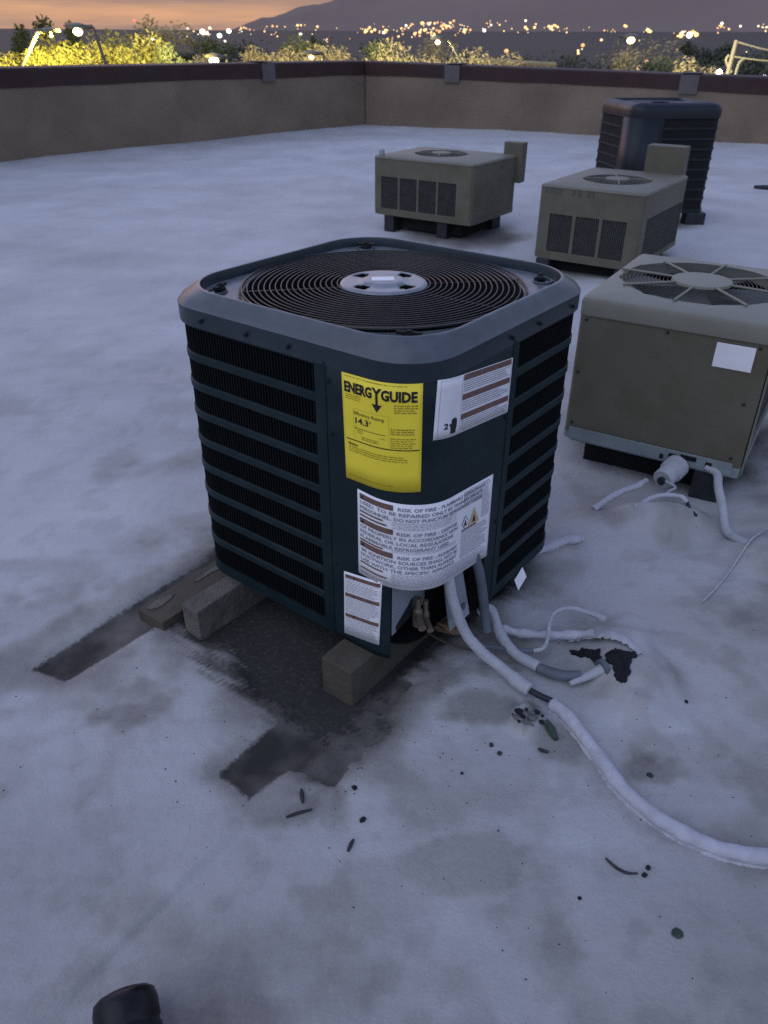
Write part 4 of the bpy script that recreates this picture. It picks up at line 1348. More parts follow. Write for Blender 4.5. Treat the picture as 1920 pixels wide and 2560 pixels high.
def tan_unit(name, F, deg, L, W, zb, H, label, left_gr, right_gr, lid_h, octo, group='tan rooftop units', spokes=4, fan_r=.22, fan_c=(.5, .5), hub_r=.09, rad=.02):
    e1, e2 = frame_dirs(deg)
    F = np.array(F)
    OL = Outline(F, e1, e2, L, W, rad, 5)
    c = OL.centre()
    root = empty(name, (c[0], c[1], zb), label, 'air conditioner', group)
    zt = zb + H
    zl = zt - lid_h
    # casing with grille openings
    cuts = sorted(set([-L + rad, W - rad] + [v for g in left_gr + right_gr for v in (g[0], g[1])]))
    S = []
    for a, b in zip([-(L + .0)] + cuts, cuts + [W]):
        if b - a > 1e-4:
            S += list(np.linspace(a, b, max(2, int((b - a) / .03) + 2)))[:-1]
    S = sorted(set(np.round(S + [W], 5)))
    Sfull = S + list(np.linspace(W, OL.per - L, 40))[1:]
    zs = sorted(set([zb + .03, zl] + [v for g in left_gr + right_gr for v in (g[2], g[3])]))
    inh = lambda s, z: any(g[0] < s < g[1] and g[2] < z < g[3] for g in left_gr + right_gr)
    mb = MB(); OL.sheet(mb, Sfull, zs, 0.0, inh)
    mb.build('casing', M['tan'], root, smooth=False, solid=.004)
    for g in left_gr + right_gr:
        grille_panel(root, OL, g[0] - .003, g[1] + .003, g[2] - .003, g[3] + .003, max(6, int((g[1] - g[0]) / .011)), M['grey_slat'])
    # base rail
    mb = MB(); N = 64
    lo = [(*q, zb - .0) for q in OL.loop(N, 0.004)]; hi = [(*q, zb + .034) for q in OL.loop(N, 0.006)]; hi2 = [(*q, zb + .034) for q in OL.loop(N, -0.004)]
    mb.add(lo + hi + hi2, [(k, (k + 1) % N, N + (k + 1) % N, N + k) for k in range(N)] + [(N + k, N + (k + 1) % N, 2 * N + (k + 1) % N, 2 * N + k) for k in range(N)] + [tuple(range(N))])
    mb.build('base_rail', M['greenpan'] if octo else M['tan'], root, smooth=True)
    # lid with the fan hole
    N = 96
    fc = F + e1 * L * fan_c[0] + e2 * W * fan_c[1]
    prof = [(-.002, zl - .004), (-.006, zl - .004), (-.007, zt - .016), (.0, zt - .004), (.012, zt)]
    rows = [[(*q, z) for q in OL.loop(N, -i)] for i, z in prof]
    m_ = 8 if octo else N
    ring = []
    for (x, y, _z) in rows[-1]:
        a = math.atan2(y - fc[1], x - fc[0])
        r_ = fan_r
        if octo:
            k = (a - R(deg)) % (math.pi / 4) - math.pi / 8
            r_ = fan_r * math.cos(math.pi / 8) / math.cos(k)
        ring.append((fc[0] + r_ * math.cos(a), fc[1] + r_ * math.sin(a), zt + .003))
    rows.append(ring)
    rows.append([(fc[0] + (x - fc[0]) * .985, fc[1] + (y - fc[1]) * .985, zt - .03) for x, y, z in ring])
    mb = MB()
    for r_ in rows:
        mb.v += r_
    mb.f = [(i * N + k, i * N + (k + 1) % N, (i + 1) * N + (k + 1) % N, (i + 1) * N + k) for i in range(len(rows) - 1) for k in range(N)]
    mlid = M['tanlid'] if octo else M['tanlid_small']
    lid = mb.build('lid', mlid, root, smooth=True)
    mb = MB(); mb.lathe([(fan_r * 1.04, -.035), (0, -.035)], (fc[0], fc[1], zt), 32)
    mb.build('fan_well', M['tandark'], root)
    # blades
    mb = MB()
    for k in range(4):
        a0 = R(90 * k + 25 + deg); vs = []
        for i in range(5):
            rr = hub_r * .5 + (fan_r * .93 - hub_r * .5) * i / 4
            for j in range(4):
                aa = a0 + (j / 3 - .5) * .85
                vs.append((fc[0] + rr * math.cos(aa), fc[1] + rr * math.sin(aa), zt - .022 + (j / 3 - .5) * .012))
        mb.add(vs, [(i * 4 + j, i * 4 + 4 + j, i * 4 + 5 + j, i * 4 + 1 + j) for i in range(4) for j in range(3)])
    mb.build('fan_blade', M['grey_slat'], root, solid=.0015)
    # guard: hub disc, spokes, rings
    mb = MB(); mb.lathe([(hub_r, .004), (hub_r * .97, .012), (hub_r * .7, .014), (0, .014)], (fc[0], fc[1], zt), 32)
    guard = mb.build('fan_guard', mlid, root, smooth=True)
    for k in range(spokes):
        a = R(360 / spokes * k + deg + (22.5 if octo else 45))
        mb = MB(); mb.tube([(fc[0] + hub_r * .9 * math.cos(a), fc[1] + hub_r * .9 * math.sin(a), zt + .008), (fc[0] + fan_r * 1.02 * math.cos(a), fc[1] + fan_r * 1.02 * math.sin(a), zt + .006)], .0045 if octo else .005, 6)
        mb.build('spoke', mlid, guard)
    mb = MB()
    rr = hub_r + .012
    while rr < fan_r * .99:
        mb.torus((fc[0], fc[1], zt + .004), rr, .0011, 48, 4); rr += .0125
    o = mb.build('guard_rings', M['grey_slat'], guard, smooth=True); tag(o, None, None, None, 'stuff')
    return root, OL, e1, e2, zt


def feet(root, OL, e1, e2, L, W, zb, F, spots, m):
    for a, b in spots:
        p = F + e1 * L * a + e2 * W * b
        z0 = rz(*p) - .02
        mb = MB(); mb.box((p[0], p[1], (z0 + zb) / 2), (.09, .14, zb - z0), math.atan2(e2[1], e2[0]) + math.pi / 2)
        mb.build('foot', m, root, bevel=.004)


# A: small unit in the middle distance
FA = np.array((0.632, 5.997)); LA, WA = .873, .708
u, OL, e1, e2, zt = tan_unit('package_unit', FA, 34.3, LA, WA, .12, .424, 'small tan unit with four dark grilles, nearest the parapet corner',
                             [(-.80 + i * .172, -.80 + i * .172 + .155, .17, .40) for i in range(4)], [], .012, False, fan_r=.205, fan_c=(.56, .52), hub_r=.078)
feet(u, OL, e1, e2, LA, WA, .12, FA, [(.85, .12), (.30, .14), (.15, .85), (.8, .85)], M['rubber'])
mb = MB(); q = FA + e1 * LA * .5 + e2 * WA * .5; mb.box((q[0], q[1], .07), (WA * .72, LA * .72, .11), math.atan2(e2[1], e2[0])); mb.build('gap_shade_block', M['dark'], u)  # black block added as the shade in the gap under the unit
p = FA + e2 * WA * .955 + e1 * .03
mb = MB(); q = p + e2 * .05; mb.box((q[0], q[1], zt - .06), (.16, .09, .29), math.atan2(e1[1], e1[0])); mb.build('electrical_box', M['tan'], u, bevel=.006)
mb = MB(); p = FA + e1 * LA * .95 + e2 * WA * .06; mb.lathe([(.022, 0), (.022, .03), (.015, .042), (0, .042)], (p[0], p[1], zt), 14); mb.build('knob', M['silver'], u, smooth=True)
# B: small unit in front of the navy one
FB = np.array((1.542, 4.864)); LB, WB = .669, .895
u, OL, e1, e2, zt = tan_unit('package_unit', FB, 33.8, LB, WB, .08, .452, 'small tan unit with three dark grilles, standing before the tall navy unit',
                             [(-.585 + i * .175, -.585 + i * .175 + .155, .13, .36) for i in range(3)], [(.10, .86, .11, .37)], .012, False, fan_r=.215, fan_c=(.48, .46), hub_r=.078)
feet(u, OL, e1, e2, LB, WB, .08, FB, [(.9, .06), (.12, .10), (.15, .85), (.85, .85)], M['rubber'])
mb = MB(); q = FB + e1 * LB * .5 + e2 * WB * .5; mb.box((q[0], q[1], .04), (WB * .8, LB * .8, .10), math.atan2(e2[1], e2[0])); mb.build('gap_shade_block', M['dark'], u)  # black block standing in for shade between unit and roof
p = FB + e2 * WB * .97 + e1 * .17
mb = MB(); q = p + e2 * .06; mb.box((q[0], q[1], zt + .035), (.26, .11, .27), math.atan2(e1[1], e1[0])); mb.build('electrical_box', M['tan'], u, bevel=.006)
# faint worn scrawl along the top of its front
for k in range(11):
    s_ = -.63 + k * .031 + random.uniform(-.004, .004)
    if k in (4, 5, 8):
        continue
    mb = MB(); OL.wall(mb, s_, s_ + random.uniform(.010, .022), zt - .052 + random.uniform(-.004, .004), zt - .020, .001, .0045, .02)
    mb.build('worn_mark', M['grey_slat'], u)
# C: large unit at the right edge
FC = np.array((1.140, 2.178)); LC, WC = .585, .69
u, OL, e1, e2, zt = tan_unit('package_unit', FC, 31.1, LC, WC, .098, .505, 'large tan unit with octagonal fan guard at the right edge behind the dark condenser',
                             [], [(.06, .62, .18, .50)], .055, True, spokes=8, fan_r=.275, fan_c=(.50, .52), hub_r=.10, rad=.012)
feet(u, OL, e1, e2, LC, WC, .098, FC, [(.15, .10), (.15, .9), (.85, .9)], M['rubber'])
mb = MB(); OL.wall(mb, -.152, -.040, .452, .528, .0015, .004, .02); o = mb.build('blank_plate', M['white'], u, bevel=.001)
mb = MB(); OL.wall(mb, -LC + .02, -.02, .104, .150, .0065, .010, .02); mb.build('lower_pan', M['greenpan'], u, bevel=.002)
for s_, z, w in ((-.205, .122, .026), (-.155, .127, .05), (-.09, .12, .02), (-.24, .112, .012)):
    mb = MB(); OL.wall(mb, s_ - w / 2, s_ + w / 2, z, z + .016, .0105, .0125, .01); mb.build('port_hole', M['dark'], u)
for s_, z in ((-.56, .53), (-.30, .532), (-.03, .53), (-.56, .165), (-.03, .165), (-.035, .35), (-.565, .35)):
    a = np.array(OL.at(s_, .0015)); b = np.array(OL.at(s_, .01)); d_ = b - a
    mb = MB(); mb.lathe([(.0055, 0), (.0055, .003), (.003, .005), (0, .005)], (*a, z), 8, (d_[0], d_[1], 0)); mb.build('screw', M['rubber'], u)
mb = MB(); OL.wall(mb, -.572, -.018, .5385, .5425, .0015, .0035, .03); mb.build('panel_lip', M['tan'], u)
# valve body in front of the large tan unit
c0 = np.array(OL.at(-.183, .012)); vd = np.array(OL.at(-.205, .1)) - c0; vd /= np.linalg.norm(vd)
vroot = empty('valve_cap', (*c0, .09), 'white round valve cap sticking out under the large tan unit', 'valve')
mb = MB(); mb.lathe([(.040, 0), (.040, .040), (.034, .046), (.034, .092), (.031, .096), (.012, .096), (.011, .078), (0, .078)], (*c0, .100), 24, (vd[0], vd[1], -.18)); mb.build('cap_body', M['pipe'], vroot, smooth=True)
ce = (c0[0] + vd[0] * .092, c0[1] + vd[1] * .092, .083)
mb = MB(); mb.lathe([(.0125, 0), (.0125, .0155), (0, .0155)], ce, 16, (vd[0], vd[1], -.18)); mb.build('port', M['rubber'], vroot)


def run(name, pts, r_, m, label, cat, lump=.05, seed=1, lift=0.0):
    P = spline(pts, 8); mb = MB(); r_ = ([r_[min(i, len(r_) - 1)] for i in range(len(P))] if hasattr(r_, '__len__') else r_)
    mb.tube(P, r_, 10, True, lump, seed)
    o = mb.build(name, m, None, smooth=True, origin=P[len(P) // 2].tolist() if hasattr(P[0], 'tolist') else None)
    return tag(o, label, cat)


run('hose', [(*OL.at(-.098, .004), .118), (1.082, 2.20, .105), (1.071, 2.145, .085), (1.059, 2.061, .060), (1.056, 2.00, rz(1.056, 2.0) + .022), (1.066, 1.945, rz(1.066, 1.945) + .006), (1.085, 1.905, rz(1.085, 1.905) - .008)], .0135, M['pipe'], 'white hose curving down from the right end of the large tan unit', 'hose', .03, 3)
run('wire', [(ce[0] + vd[0] * .004, ce[1] + vd[1] * .004, .084), (.939, 2.160, .078), (.91, 2.125, .083), (.885, 2.101, .082)], .0042, M['pipe'], 'thin white wire drooping from the round valve cap', 'wire', .05, 4)
run('cable', [(.770, 2.035, rz(.77, 2.035)), (.80, 2.058, .072), (.835, 2.080, .082), (.877, 2.089, .088), (.929, 2.085, .086), (.948, 2.069, .075)], [.0085, .009, .009, .0085] + [.0075] * 37, M['foam'], 'lumpy white cable arching over the mound below the round valve cap', 'cable', .08, 14)
run('wire', [(.948, 2.069, .075), (.957, 2.055, .055), (.966, 2.025, rz(.966, 2.025) + .003)], .0055, M['rubber'], 'dark end of the arched cable dipping to the roof', 'wire', .05, 5)
run('insulated_pipe', [(.862, 2.214, .070), (.818, 2.177, .068), (.774, 2.160, .062), (.719, 2.125, .052), (.665, 2.085, rz(.665, 2.085) + .004)], .0105, M['foam'], 'lumpy white pipe end sticking out of the mound below the large tan unit', 'pipe', .12, 6)
run('insulated_pipe', [(.60, 1.957, rz(.60, 1.957) + .002), (.54, 1.915, .03), (.498, 1.892, .026), (.43, 1.86, .022)], .013, M['foam'], 'lumpy white pipe emerging beside the right side of the dark condenser', 'pipe', .12, 16)
run('cable', [(x, y, rz(x, y) + .008) for x, y in ((1.20, 2.03), (1.126, 1.941), (1.085, 1.90), (1.047, 1.858), (1.0, 1.805), (.961, 1.758), (.91, 1.70), (.865, 1.654))], .0032, M['pipe'], 'thin pale cable stretched over the roof right of the foam mounds', 'cable', .02, 7)
# black block put in as the shade in the gap below the large tan unit
mb = MB(); q = FC + e1 * LC * .5 + e2 * WC * .55; mb.box((q[0], q[1], .03), (WC * .86, LC * .80, .13), math.atan2(e2[1], e2[0])); mb.build('gap_shade_block', M['dark'], u)
# C's drain edge strip leaning beside its right corner
mb = MB(); p0 = np.array(OL.at(.015, .006)); p1 = np.array(OL.at(.05, .006))
mb.add([(*p0, .10), (*p1, .10), (*p1, .53), (*p0, .53)], [(0, 1, 2, 3)]); mb.build('corner_trim', M['tanlid'], u, solid=.004)

# D: tall navy unit
FD = np.array((1.897, 6.591)); LD = WD = .74
e1, e2 = frame_dirs(82.4)
OD = Outline(FD, e1, e2, LD, WD, .10, 8)
zb, zt = .10, .885
c = OD.centre()
nav = empty('condenser_unit', (*c, zb), 'tall dark navy condenser standing at the back before the right parapet', 'air conditioner')
mb = MB(); OD.sheet(mb, list(np.linspace(-.16, .20, 22)), [zb, zt - .09], 0.002); mb.build('corner_panel', M['navy'], nav, smooth=True, solid=.003)
mb = MB(); OD.sheet(mb, list(np.linspace(.20, OD.per - .16, 80)), [zb, zt - .05], -.007); mb.build('coil', M['dark'], nav, smooth=True)
mb = MB()
OD.wall(mb, .20, OD.per - .16, zb, zb + .03, -.012, .002, .03)
OD.wall(mb, .20, .23, zb + .03, zt - .08, -.012, .002); OD.wall(mb, OD.per - .19, OD.per - .16, zb + .03, zt - .08, -.012, .002)
lp = mb.build('louvre_panel', M['navy'], nav, smooth=True)
for k in range(1, 9):
    z = zb + .03 + k * (zt - .09 - zb - .03) / 9
    mb = MB(); OD.wall(mb, .22, OD.per - .18, z - .009, z + .009, -.012, .0, .03); mb.build('bar', M['navy'], lp)
mb = MB(); N = 96
prof = [(-.003, zt - .095), (-.004, zt - .045), (.004, zt - .018), (.022, zt - .002), (.06, zt + .010), (.08, zt - .006)]
rows = [[(*q, z) for q in OD.loop(N, -i)] for i, z in prof]
for r_ in rows:
    mb.v += r_
mb.f = [(i * N + k, i * N + (k + 1) % N, (i + 1) * N + (k + 1) % N, (i + 1) * N + k) for i in range(len(rows) - 1) for k in range(N)]
mb.build('top_cap', M['navy'], nav, smooth=True)
mb = MB()
for k in range(16):
    mb.torus((c[0], c[1], zt - .008), .08 + .22 * k / 15, .003, 48, 5)
o = mb.build('fan_guard', M['wire'], nav, smooth=True); tag(o, None, None, None, 'stuff')
mb = MB(); OD.wall(mb, -.06, -.02, .34, .415, .004, .006, .01); mb.build('small_sticker', M['white'], nav)
for sgn in (.12, .9):
    p = FD + e1 * .04 + e2 * WD * sgn
    mb = MB(); mb.box((p[0], p[1], (rz(*p) - .02 + zb) / 2), (.16, .12, zb - rz(*p) + .02), 0); mb.build('foot', M['rubber'], nav, bevel=.008)

# ------------------------------------------------------------------ litter on the roof


def pebble(name, x, y, r_, m, label, cat, group=None, seed=0, flat=.6):
    rnd = random.Random(seed); mb = MB(); bm = bmesh.new(); bmesh.ops.create_icosphere(bm, subdivisions=1, radius=1)
    sx, sy = rnd.uniform(.7, 1.2), rnd.uniform(.7, 1.1); a = rnd.uniform(0, 3.14)
    z = rz(x, y)
    vs = []
    for v in bm.verts:
        k = rnd.uniform(.75, 1.15)
        X, Y, Z = v.co.x * r_ * sx * k, v.co.y * r_ * sy * k, v.co.z * r_ * flat * k
        vs.append((x + X * math.cos(a) - Y * math.sin(a), y + X * math.sin(a) + Y * math.cos(a), z + Z + r_ * flat * .55))
    mb.add(vs, [tuple(v.index for v in f.verts) for f in bm.faces]); bm.free()
    o = mb.build(name, m, None, smooth=False, origin=(x, y, z)); return tag(o, label, cat, group)


pebble('pebble', -0.039, .969, .0085, M['felt'], 'round black pebble below the ragged dirt edge', 'pebble', None, 1)
pebble('pebble', .506, .748, .0105, M['greenleaf'], 'dark green fleck alone in the lower right of the roof', 'pebble', None, 2, .3)
pebble('pebble', .557, 1.080, .009, M['twig'], 'dark stone to the right of the thick white pipe', 'pebble', None, 3, .4)
pebble('pebble', .493, .872, .0075, M['felt'], 'black crumb at the upper right of the curved twig', 'pebble', None, 4)
pebble('pebble', .482, .857, .006, M['felt'], 'small black crumb just below the larger one by the curved twig', 'pebble', None, 5)
pebble('pebble', .352, .79 + .02, .004, M['felt'], 'tiny black crumb below the curved twig', 'pebble', None, 6)
pebble('pebble', .235, 1.157, .008, M['twig'], 'dark crumb at the left end of the debris row', 'pebble', None, 7)
pebble('pebble', .250, 1.135, .007, M['twig'], 'dark crumb second from the left in the debris row', 'pebble', None, 8)
pebble('pebble', .165, 1.082, .0045, M['felt'], 'small black crumb on the bare white coating below the right stain', 'pebble', None, 9)
pebble('pebble', -.058, 1.045, .0075, M['felt'], 'black crumb at the lower tip of the ragged dirt edge', 'pebble', None, 10)
pebble('pebble', .70, 1.285, .006, M['felt'], 'black crumb alone to the right of the foam mound', 'pebble', None, 11)
for k, (x, y, r_) in enumerate(((.305, 1.235, .013), (.33, 1.215, .015), (.345, 1.235, .011), (.315, 1.205, .010), (.352, 1.212, .009), (.295, 1.22, .008), (.322, 1.242, .006), (.340, 1.222, .008), (.310, 1.222, .009), (.328, 1.198, .006), (.300, 1.208, .005), (.342, 1.246, .005), (.356, 1.228, .006), (.318, 1.228, .011), (.290, 1.232, .004), (.334, 1.232, .009))):
    pebble('rubble', x, y, r_, M['stone'] if k % 2 else M['felt'], 'grey crumb of broken coating in the lump beside the pipe', 'rubble', 'crumbs of broken coating beside the pipe', 30 + k, .45)


def twig(pts, r_, label, m='twig', cat='twig'):
    P = spline([(x, y, rz(x, y) + r_ * .8) for x, y in pts], 6); n = len(P)
    mb = MB(); mb.tube(P, [r_ * (.5 + .6 * math.sin(math.pi * min(.93, (i + 1) / n))) for i in range(n)], 7, True, .1, 2)
    o = mb.build('twig', M[m], None, smooth=True, origin=P[n // 2].tolist()); return tag(o, label, cat)


twig([(.418, .890), (.432, .872), (.450, .861), (.470, .860)], .0028, 'curved dark twig in the lower right of the roof')
twig([(-.166, 1.040), (-.163, 1.022), (-.160, 1.008)], .0042, 'short upright dark twig beside the near end of the imprint')
twig([(-.19, .975), (-.165, .985), (-.14, .993)], .0032, 'thin bent twig just below the ragged dirt')
twig([(.36, 1.215), (.372, 1.195), (.378, 1.172)], .009, 'dark green curled leaf beside the crumbs of coating', 'greenleaf', 'leaf')
twig([(.335, 1.148), (.345, 1.142), (.356, 1.140)], .004, 'small grey twig at the right end of the debris row')
twig([(-.065, .90), (-.06, .915), (-.055, .925)], .0035, 'faint grey twig below the round pebble')
twig([(3.82, 8.57), (3.97, 8.50), (4.35, 8.52)], .022, 'dark stick lying far right on the roof')
# dust specks that nobody could count
mb = MB(); rnd = random.Random(9)
for k in range(900):
    if k < 500:
        x = rnd.gauss(.05, .35); y = rnd.gauss(1.15, .16)
    else:
        x = rnd.uniform(-.9, 1.0); y = rnd.uniform(.55, 2.3)
    r_ = .0006 + .0022 * rnd.random() ** 4
    z = rz(x, y) if False else None
    mb.v.append((x, y, r_))
V = np.array(mb.v); ZZ = roof_z(V[:, 0], V[:, 1])
mb = MB()
for (x, y, r_), z in zip(V, ZZ):
    mb.add([(x - r_, y, z), (x, y - r_ * .8, z), (x + r_, y, z), (x, y + r_ * .7, z), (x, y, z + r_)], [(0, 1, 4), (1, 2, 4), (2, 3, 4), (3, 0, 4)])
o = mb.build('grit', M['twig'], recalc=False); tag(o, 'fine dark grit sprinkled over the white roof', None, None, 'stuff')

# black cap at the lower left edge
bc = empty('plastic_cap', (-.375, .58, rz(-.375, .58)), 'black rounded plastic cap lying at the bottom left edge of the view', 'cap')
ax = Vector((-.36, .88, .34)).normalized()
z0 = rz(-.40, .58) + .030
mb = MB(); mb.lathe([(.030, -.10), (.045, -.098), (.048, -.09), (.048, -.012), (.0455, -.009), (.0455, -.004), (.048, -.001), (.048, .024), (.045, .036), (.037, .042), (0, .042)], (-.380, .580, z0 + .016), 40, ax)
mb.build('cap_body', M['plastic'], bc, smooth=True)
mb = MB(); c_ = Vector((-.380, .580, z0 + .016)) + ax * .042; mb.lathe([(.026, 0), (.026, .003), (.020, .004), (0, .004)], c_, 32, ax)
mb.build('end_disc', M['plastic'], bc, smooth=True)

# ------------------------------------------------------------------ beyond the parapet: trees


def tree(px, top, width, D, kind, label, dark=False, n=900, spire=False, group='trees beyond the parapet', depth=1.0, open_=0.0):
    x, y, zt_ = far(px, top, D)
    w = width * K / 1924 * D * 1.8
    top -= 9
    zg = land_z(D)
    root = empty('tree', (x, y, zg), label, 'tree', group)
    rnd = random.Random(int(px * 7 + top))
    hgt = zt_ - zg
    ch = w * 3.2 if spire else max(1.5 * w, 2.0)
    mb = MB()
    mb.tube([(x, y, zg), (x + .1, y, zg + hgt * .35), (x + rnd.uniform(-.3, .3), y, zg + hgt * .8)], [w * .05 + .07, w * .04 + .05, .03], 7)
    for k in range(7):
        a = rnd.uniform(0, 6.28); zz = zt_ - ch * rnd.uniform(.5, 1.0); l = w * rnd.uniform(.25, .5)
        mb.tube([(x, y, zz), (x + math.cos(a) * l * .6, y + math.sin(a) * l * .6, zz + l * .5), (x + math.cos(a) * l, y + math.sin(a) * l, zz + l * 1.1)], [.07, .045, .015], 5)
    mb.build('trunk', M['bark'], root)
    vs = []; fs = []
    clumps = []
    for k in range(20 if not spire else 22):
        t = rnd.random()
        if spire:
            rr = w * .5 * (1 - t) ** .8 * rnd.random()
            a = rnd.uniform(0, 6.28); clumps.append((x + rr * math.cos(a), y + rr * math.sin(a), zt_ - ch + ch * t * .97, w * (.26 - .18 * t)))
        else:
            a = rnd.uniform(0, 6.28); rr = w * .40 * math.sqrt(rnd.random()); hz = zt_ - w * .08 - ch * .8 * rnd.random() ** 1.5 - (rr / w) ** 2 * w * 1.2
            clumps.append((x + rr * math.cos(a), y + rr * math.sin(a), hz, w * rnd.uniform(.11, .22)))
    ls = .0023 * D * rnd.uniform(.9, 1.1)
    for k in range(int(n * 4.2)):
        cx, cy, cz, cr = clumps[rnd.randrange(len(clumps))]
        v = Vector((rnd.gauss(0, 1), rnd.gauss(0, 1), rnd.gauss(0, 1))).normalized() * (cr * rnd.random() ** .45)
        c_ = Vector((cx + v.x, cy + v.y, cz + v.z * (.8 if not spire else 1.2)))
        a = Vector((rnd.gauss(0, 1), rnd.gauss(0, 1), rnd.gauss(0, .8))).normalized(); b = a.orthogonal().normalized()
        l = ls * rnd.uniform(.6, 1.5); ww = l * rnd.uniform(.25, .5)
        i = len(vs)
        vs += [c_ - a * l, c_ + b * ww, c_ + a * l, c_ - b * ww]; fs.append((i, i + 1, i + 2, i + 3))
    mb = MB(); mb.add(vs, fs); mb.build('crown', LEAF[kind], root, recalc=False)
    return root


tree(22, 26, 90, 34, 'dark', 'dark conifer at the far left with a blunt tip', spire=True)
tree(80, -8, 110, 36, 'dark', 'tallest dark conifer at the left, its tip cut by the frame', spire=True, n=1200)
tree(140, 42, 90, 35, 'dark', 'dark conifer right of the tallest, half hidden by yellow lit crowns', spire=True)
tree(20, 96, 100, 21, 'olive', 'yellow lit bushy tree cut by the left frame edge', n=1100)
tree(110, 82, 120, 22, 'olive', 'yellow lit bushy tree below the tallest conifer', n=1300)
tree(195, 84, 110, 23, 'olive', 'brightly yellow lit tree right under the left lamp head', n=1300)
tree(275, 80, 110, 24, 'olive', 'yellow green lit tree right of the left lamp head', n=1200)
tree(330, 44, 90, 40, 'dry', 'bare brownish tree rising behind the yellow crowns', n=500)
tree(345, 105, 70, 23, 'green', 'low green lit bush at the right end of the yellow crowns')
tree(425, 78, 70, 34, 'dark', 'dark round tree beside the white city lights', n=900)
tree(400, 124, 110, 27, 'rose', 'low rosy bush just above the parapet below the dark round tree', n=700)
tree(470, 96, 80, 30, 'dry', 'grey brown feathery tree left of the white floodlight', n=800)
tree(555, 84, 110, 29, 'dry', 'wide feathery desert tree right of the white floodlight', n=1200)
tree(640, 76, 70, 33, 'green', 'narrow dark green tree between two feathery desert trees', n=800)
tree(720, 84, 110, 28, 'dry', 'feathery desert tree left of the parapet corner', n=1200)
tree(668, 78, 26, 38, 'dark', 'slim dark cypress among the feathery desert trees', spire=True, n=500)
tree(800, 92, 90, 28, 'green', 'olive lit tree just above the parapet corner', n=1000)
tree(880, 84, 110, 27, 'dry', 'feathery lit tree left of the middle lamp pole', n=1200)
tree(1045, 86, 110, 29, 'dry', 'pale feathery lit tree right of the middle lamp pole', n=1200)
tree(1150, 92, 120, 36, 'dark', 'broad dark tree behind the white railing', n=1000)
tree(1240, 100, 110, 37, 'dark', 'dark tree between the railing and the right lamp pole', n=900)
tree(1385, 74, 130, 38, 'dry', 'large dim tree right of the right lamp pole', n=900)
tree(1460, 92, 70, 32, 'dark', 'dark narrow tree left of the floodlit utility pole', n=700)
tree(1470, 122, 80, 25, 'dry', 'low lit bush above the parapet left of the utility pole', n=700)
tree(1625, 100, 110, 36, 'dark', 'dark tree at the right edge behind the wires', n=900)
tree(1530, 66, 60, 44, 'dark', 'tall dim tree directly behind the utility pole', n=700)

for k, (px, top, wd, D, kind, n) in enumerate(((60, 70, 110, 27, 'olive', 900), (160, 70, 120, 28, 'olive', 900), (240, 76, 120, 29, 'olive', 900), (310, 92, 110, 26, 'olive', 900),
                                              (500, 86, 100, 40, 'dark', 600), (600, 88, 100, 42, 'dark', 600), (690, 90, 100, 40, 'green', 600), (770, 84, 90, 42, 'dark', 600),
                                              (930, 88, 100, 36, 'dry', 700), (1000, 96, 90, 40, 'dark', 600), (1100, 98, 110, 44, 'dark', 600), (1200, 102, 110, 46, 'dark', 600),
                                              (1290, 104, 90, 40, 'dark', 600), (1340, 100, 90, 34, 'dry', 600), (1420, 110, 90, 33, 'green', 600), (1500, 104, 80, 38, 'dark', 600), (1660, 108, 100, 40, 'dark', 600))):
    where = ['at the far left edge', 'behind the left lamp head', 'under the lone red light', 'above the low rosy bush', 'behind the white floodlight', 'among the feathery trees', 'left of the parapet corner, in the back row',
             'right behind the parapet corner', 'left of the middle lamp head', 'right of the middle lamp head', 'behind the left half of the railing', 'behind the right end of the railing', 'left of the right lamp foot',
             'just right of the right lamp head', 'over the warm window light', 'between the utility pole and the large glowing light', 'at the right frame edge'][k]
    tree(px, top, wd, D, kind, ('yellow lit' if k < 4 else 'dim') + ' back row tree ' + where, n=n)

# ------------------------------------------------------------------ street lamps with real light
M['lamp_warm'] = emit('lamp_warm', (1.0, 0.78, 0.35), 9)
M['lamp_white'] = emit('lamp_white', (1.0, 0.93, 0.78), 9)


def street_lamp(head, foot, D, col, power, label, head_r, em, spot_off=(0, 0, 0), tilt_ok=True):
    h_ = np.array(far(*head, D)); f_ = np.array(far(*foot, D))
    g = f_ + (f_ - h_) / max(1e-3, (h_[2] - f_[2])) * (f_[2] - land_z(D))
    root = empty('street_lamp', tuple(g), label, 'street lamp', 'street lamps beyond the parapet')
    mb = MB(); mb.tube([g, h_ + (h_ - f_) * .02], [.045, .03], 8); mb.build('pole', M['street'], root, smooth=True)
    d = np.array([1.0 if head[0] > foot[0] else -1.0, -.3, 0]); d /= np.linalg.norm(d)
    mb = MB(); c_ = h_ + d * .28
    mb.tube([h_ + np.array([0, 0, .02]), c_], .04, 6); mb.build('arm', M['street'], root)
    mb = MB(); mb.lathe([(.05, .08), (.16, .05), (.18, 0)], tuple(c_), 14); mb.build('hood', M['street'], root)
    mb = MB(); bm = bmesh.new(); bmesh.ops.create_icosphere(bm, subdivisions=2, radius=head_r)
    mb.add([(c_[0] + v.co.x, c_[1] + v.co.y, c_[2] - .06 + v.co.z * .8) for v in bm.verts], [tuple(v.index for v in f.verts) for f in bm.faces]); bm.free()
    mb.build('lamp', M[em], root, smooth=True)
    ld = bpy.data.lights.new('lamp_light', 'SPOT'); ld.energy = power; ld.color = col; ld.shadow_soft_size = .12; ld.spot_size = R(150); ld.spot_blend = .5
    lo = bpy.data.objects.new('lamp_light', ld); COL.objects.link(lo); lo.parent = root
    lo.location = Vector(c_) + Vector((0, .05, -.12)) - Vector(g)
    aim = Vector((h_[0], h_[1], 0)).normalized() + Vector((0, 0, -.35))
    lo.rotation_euler = aim.to_track_quat('-Z', 'Y').to_euler()
    return root


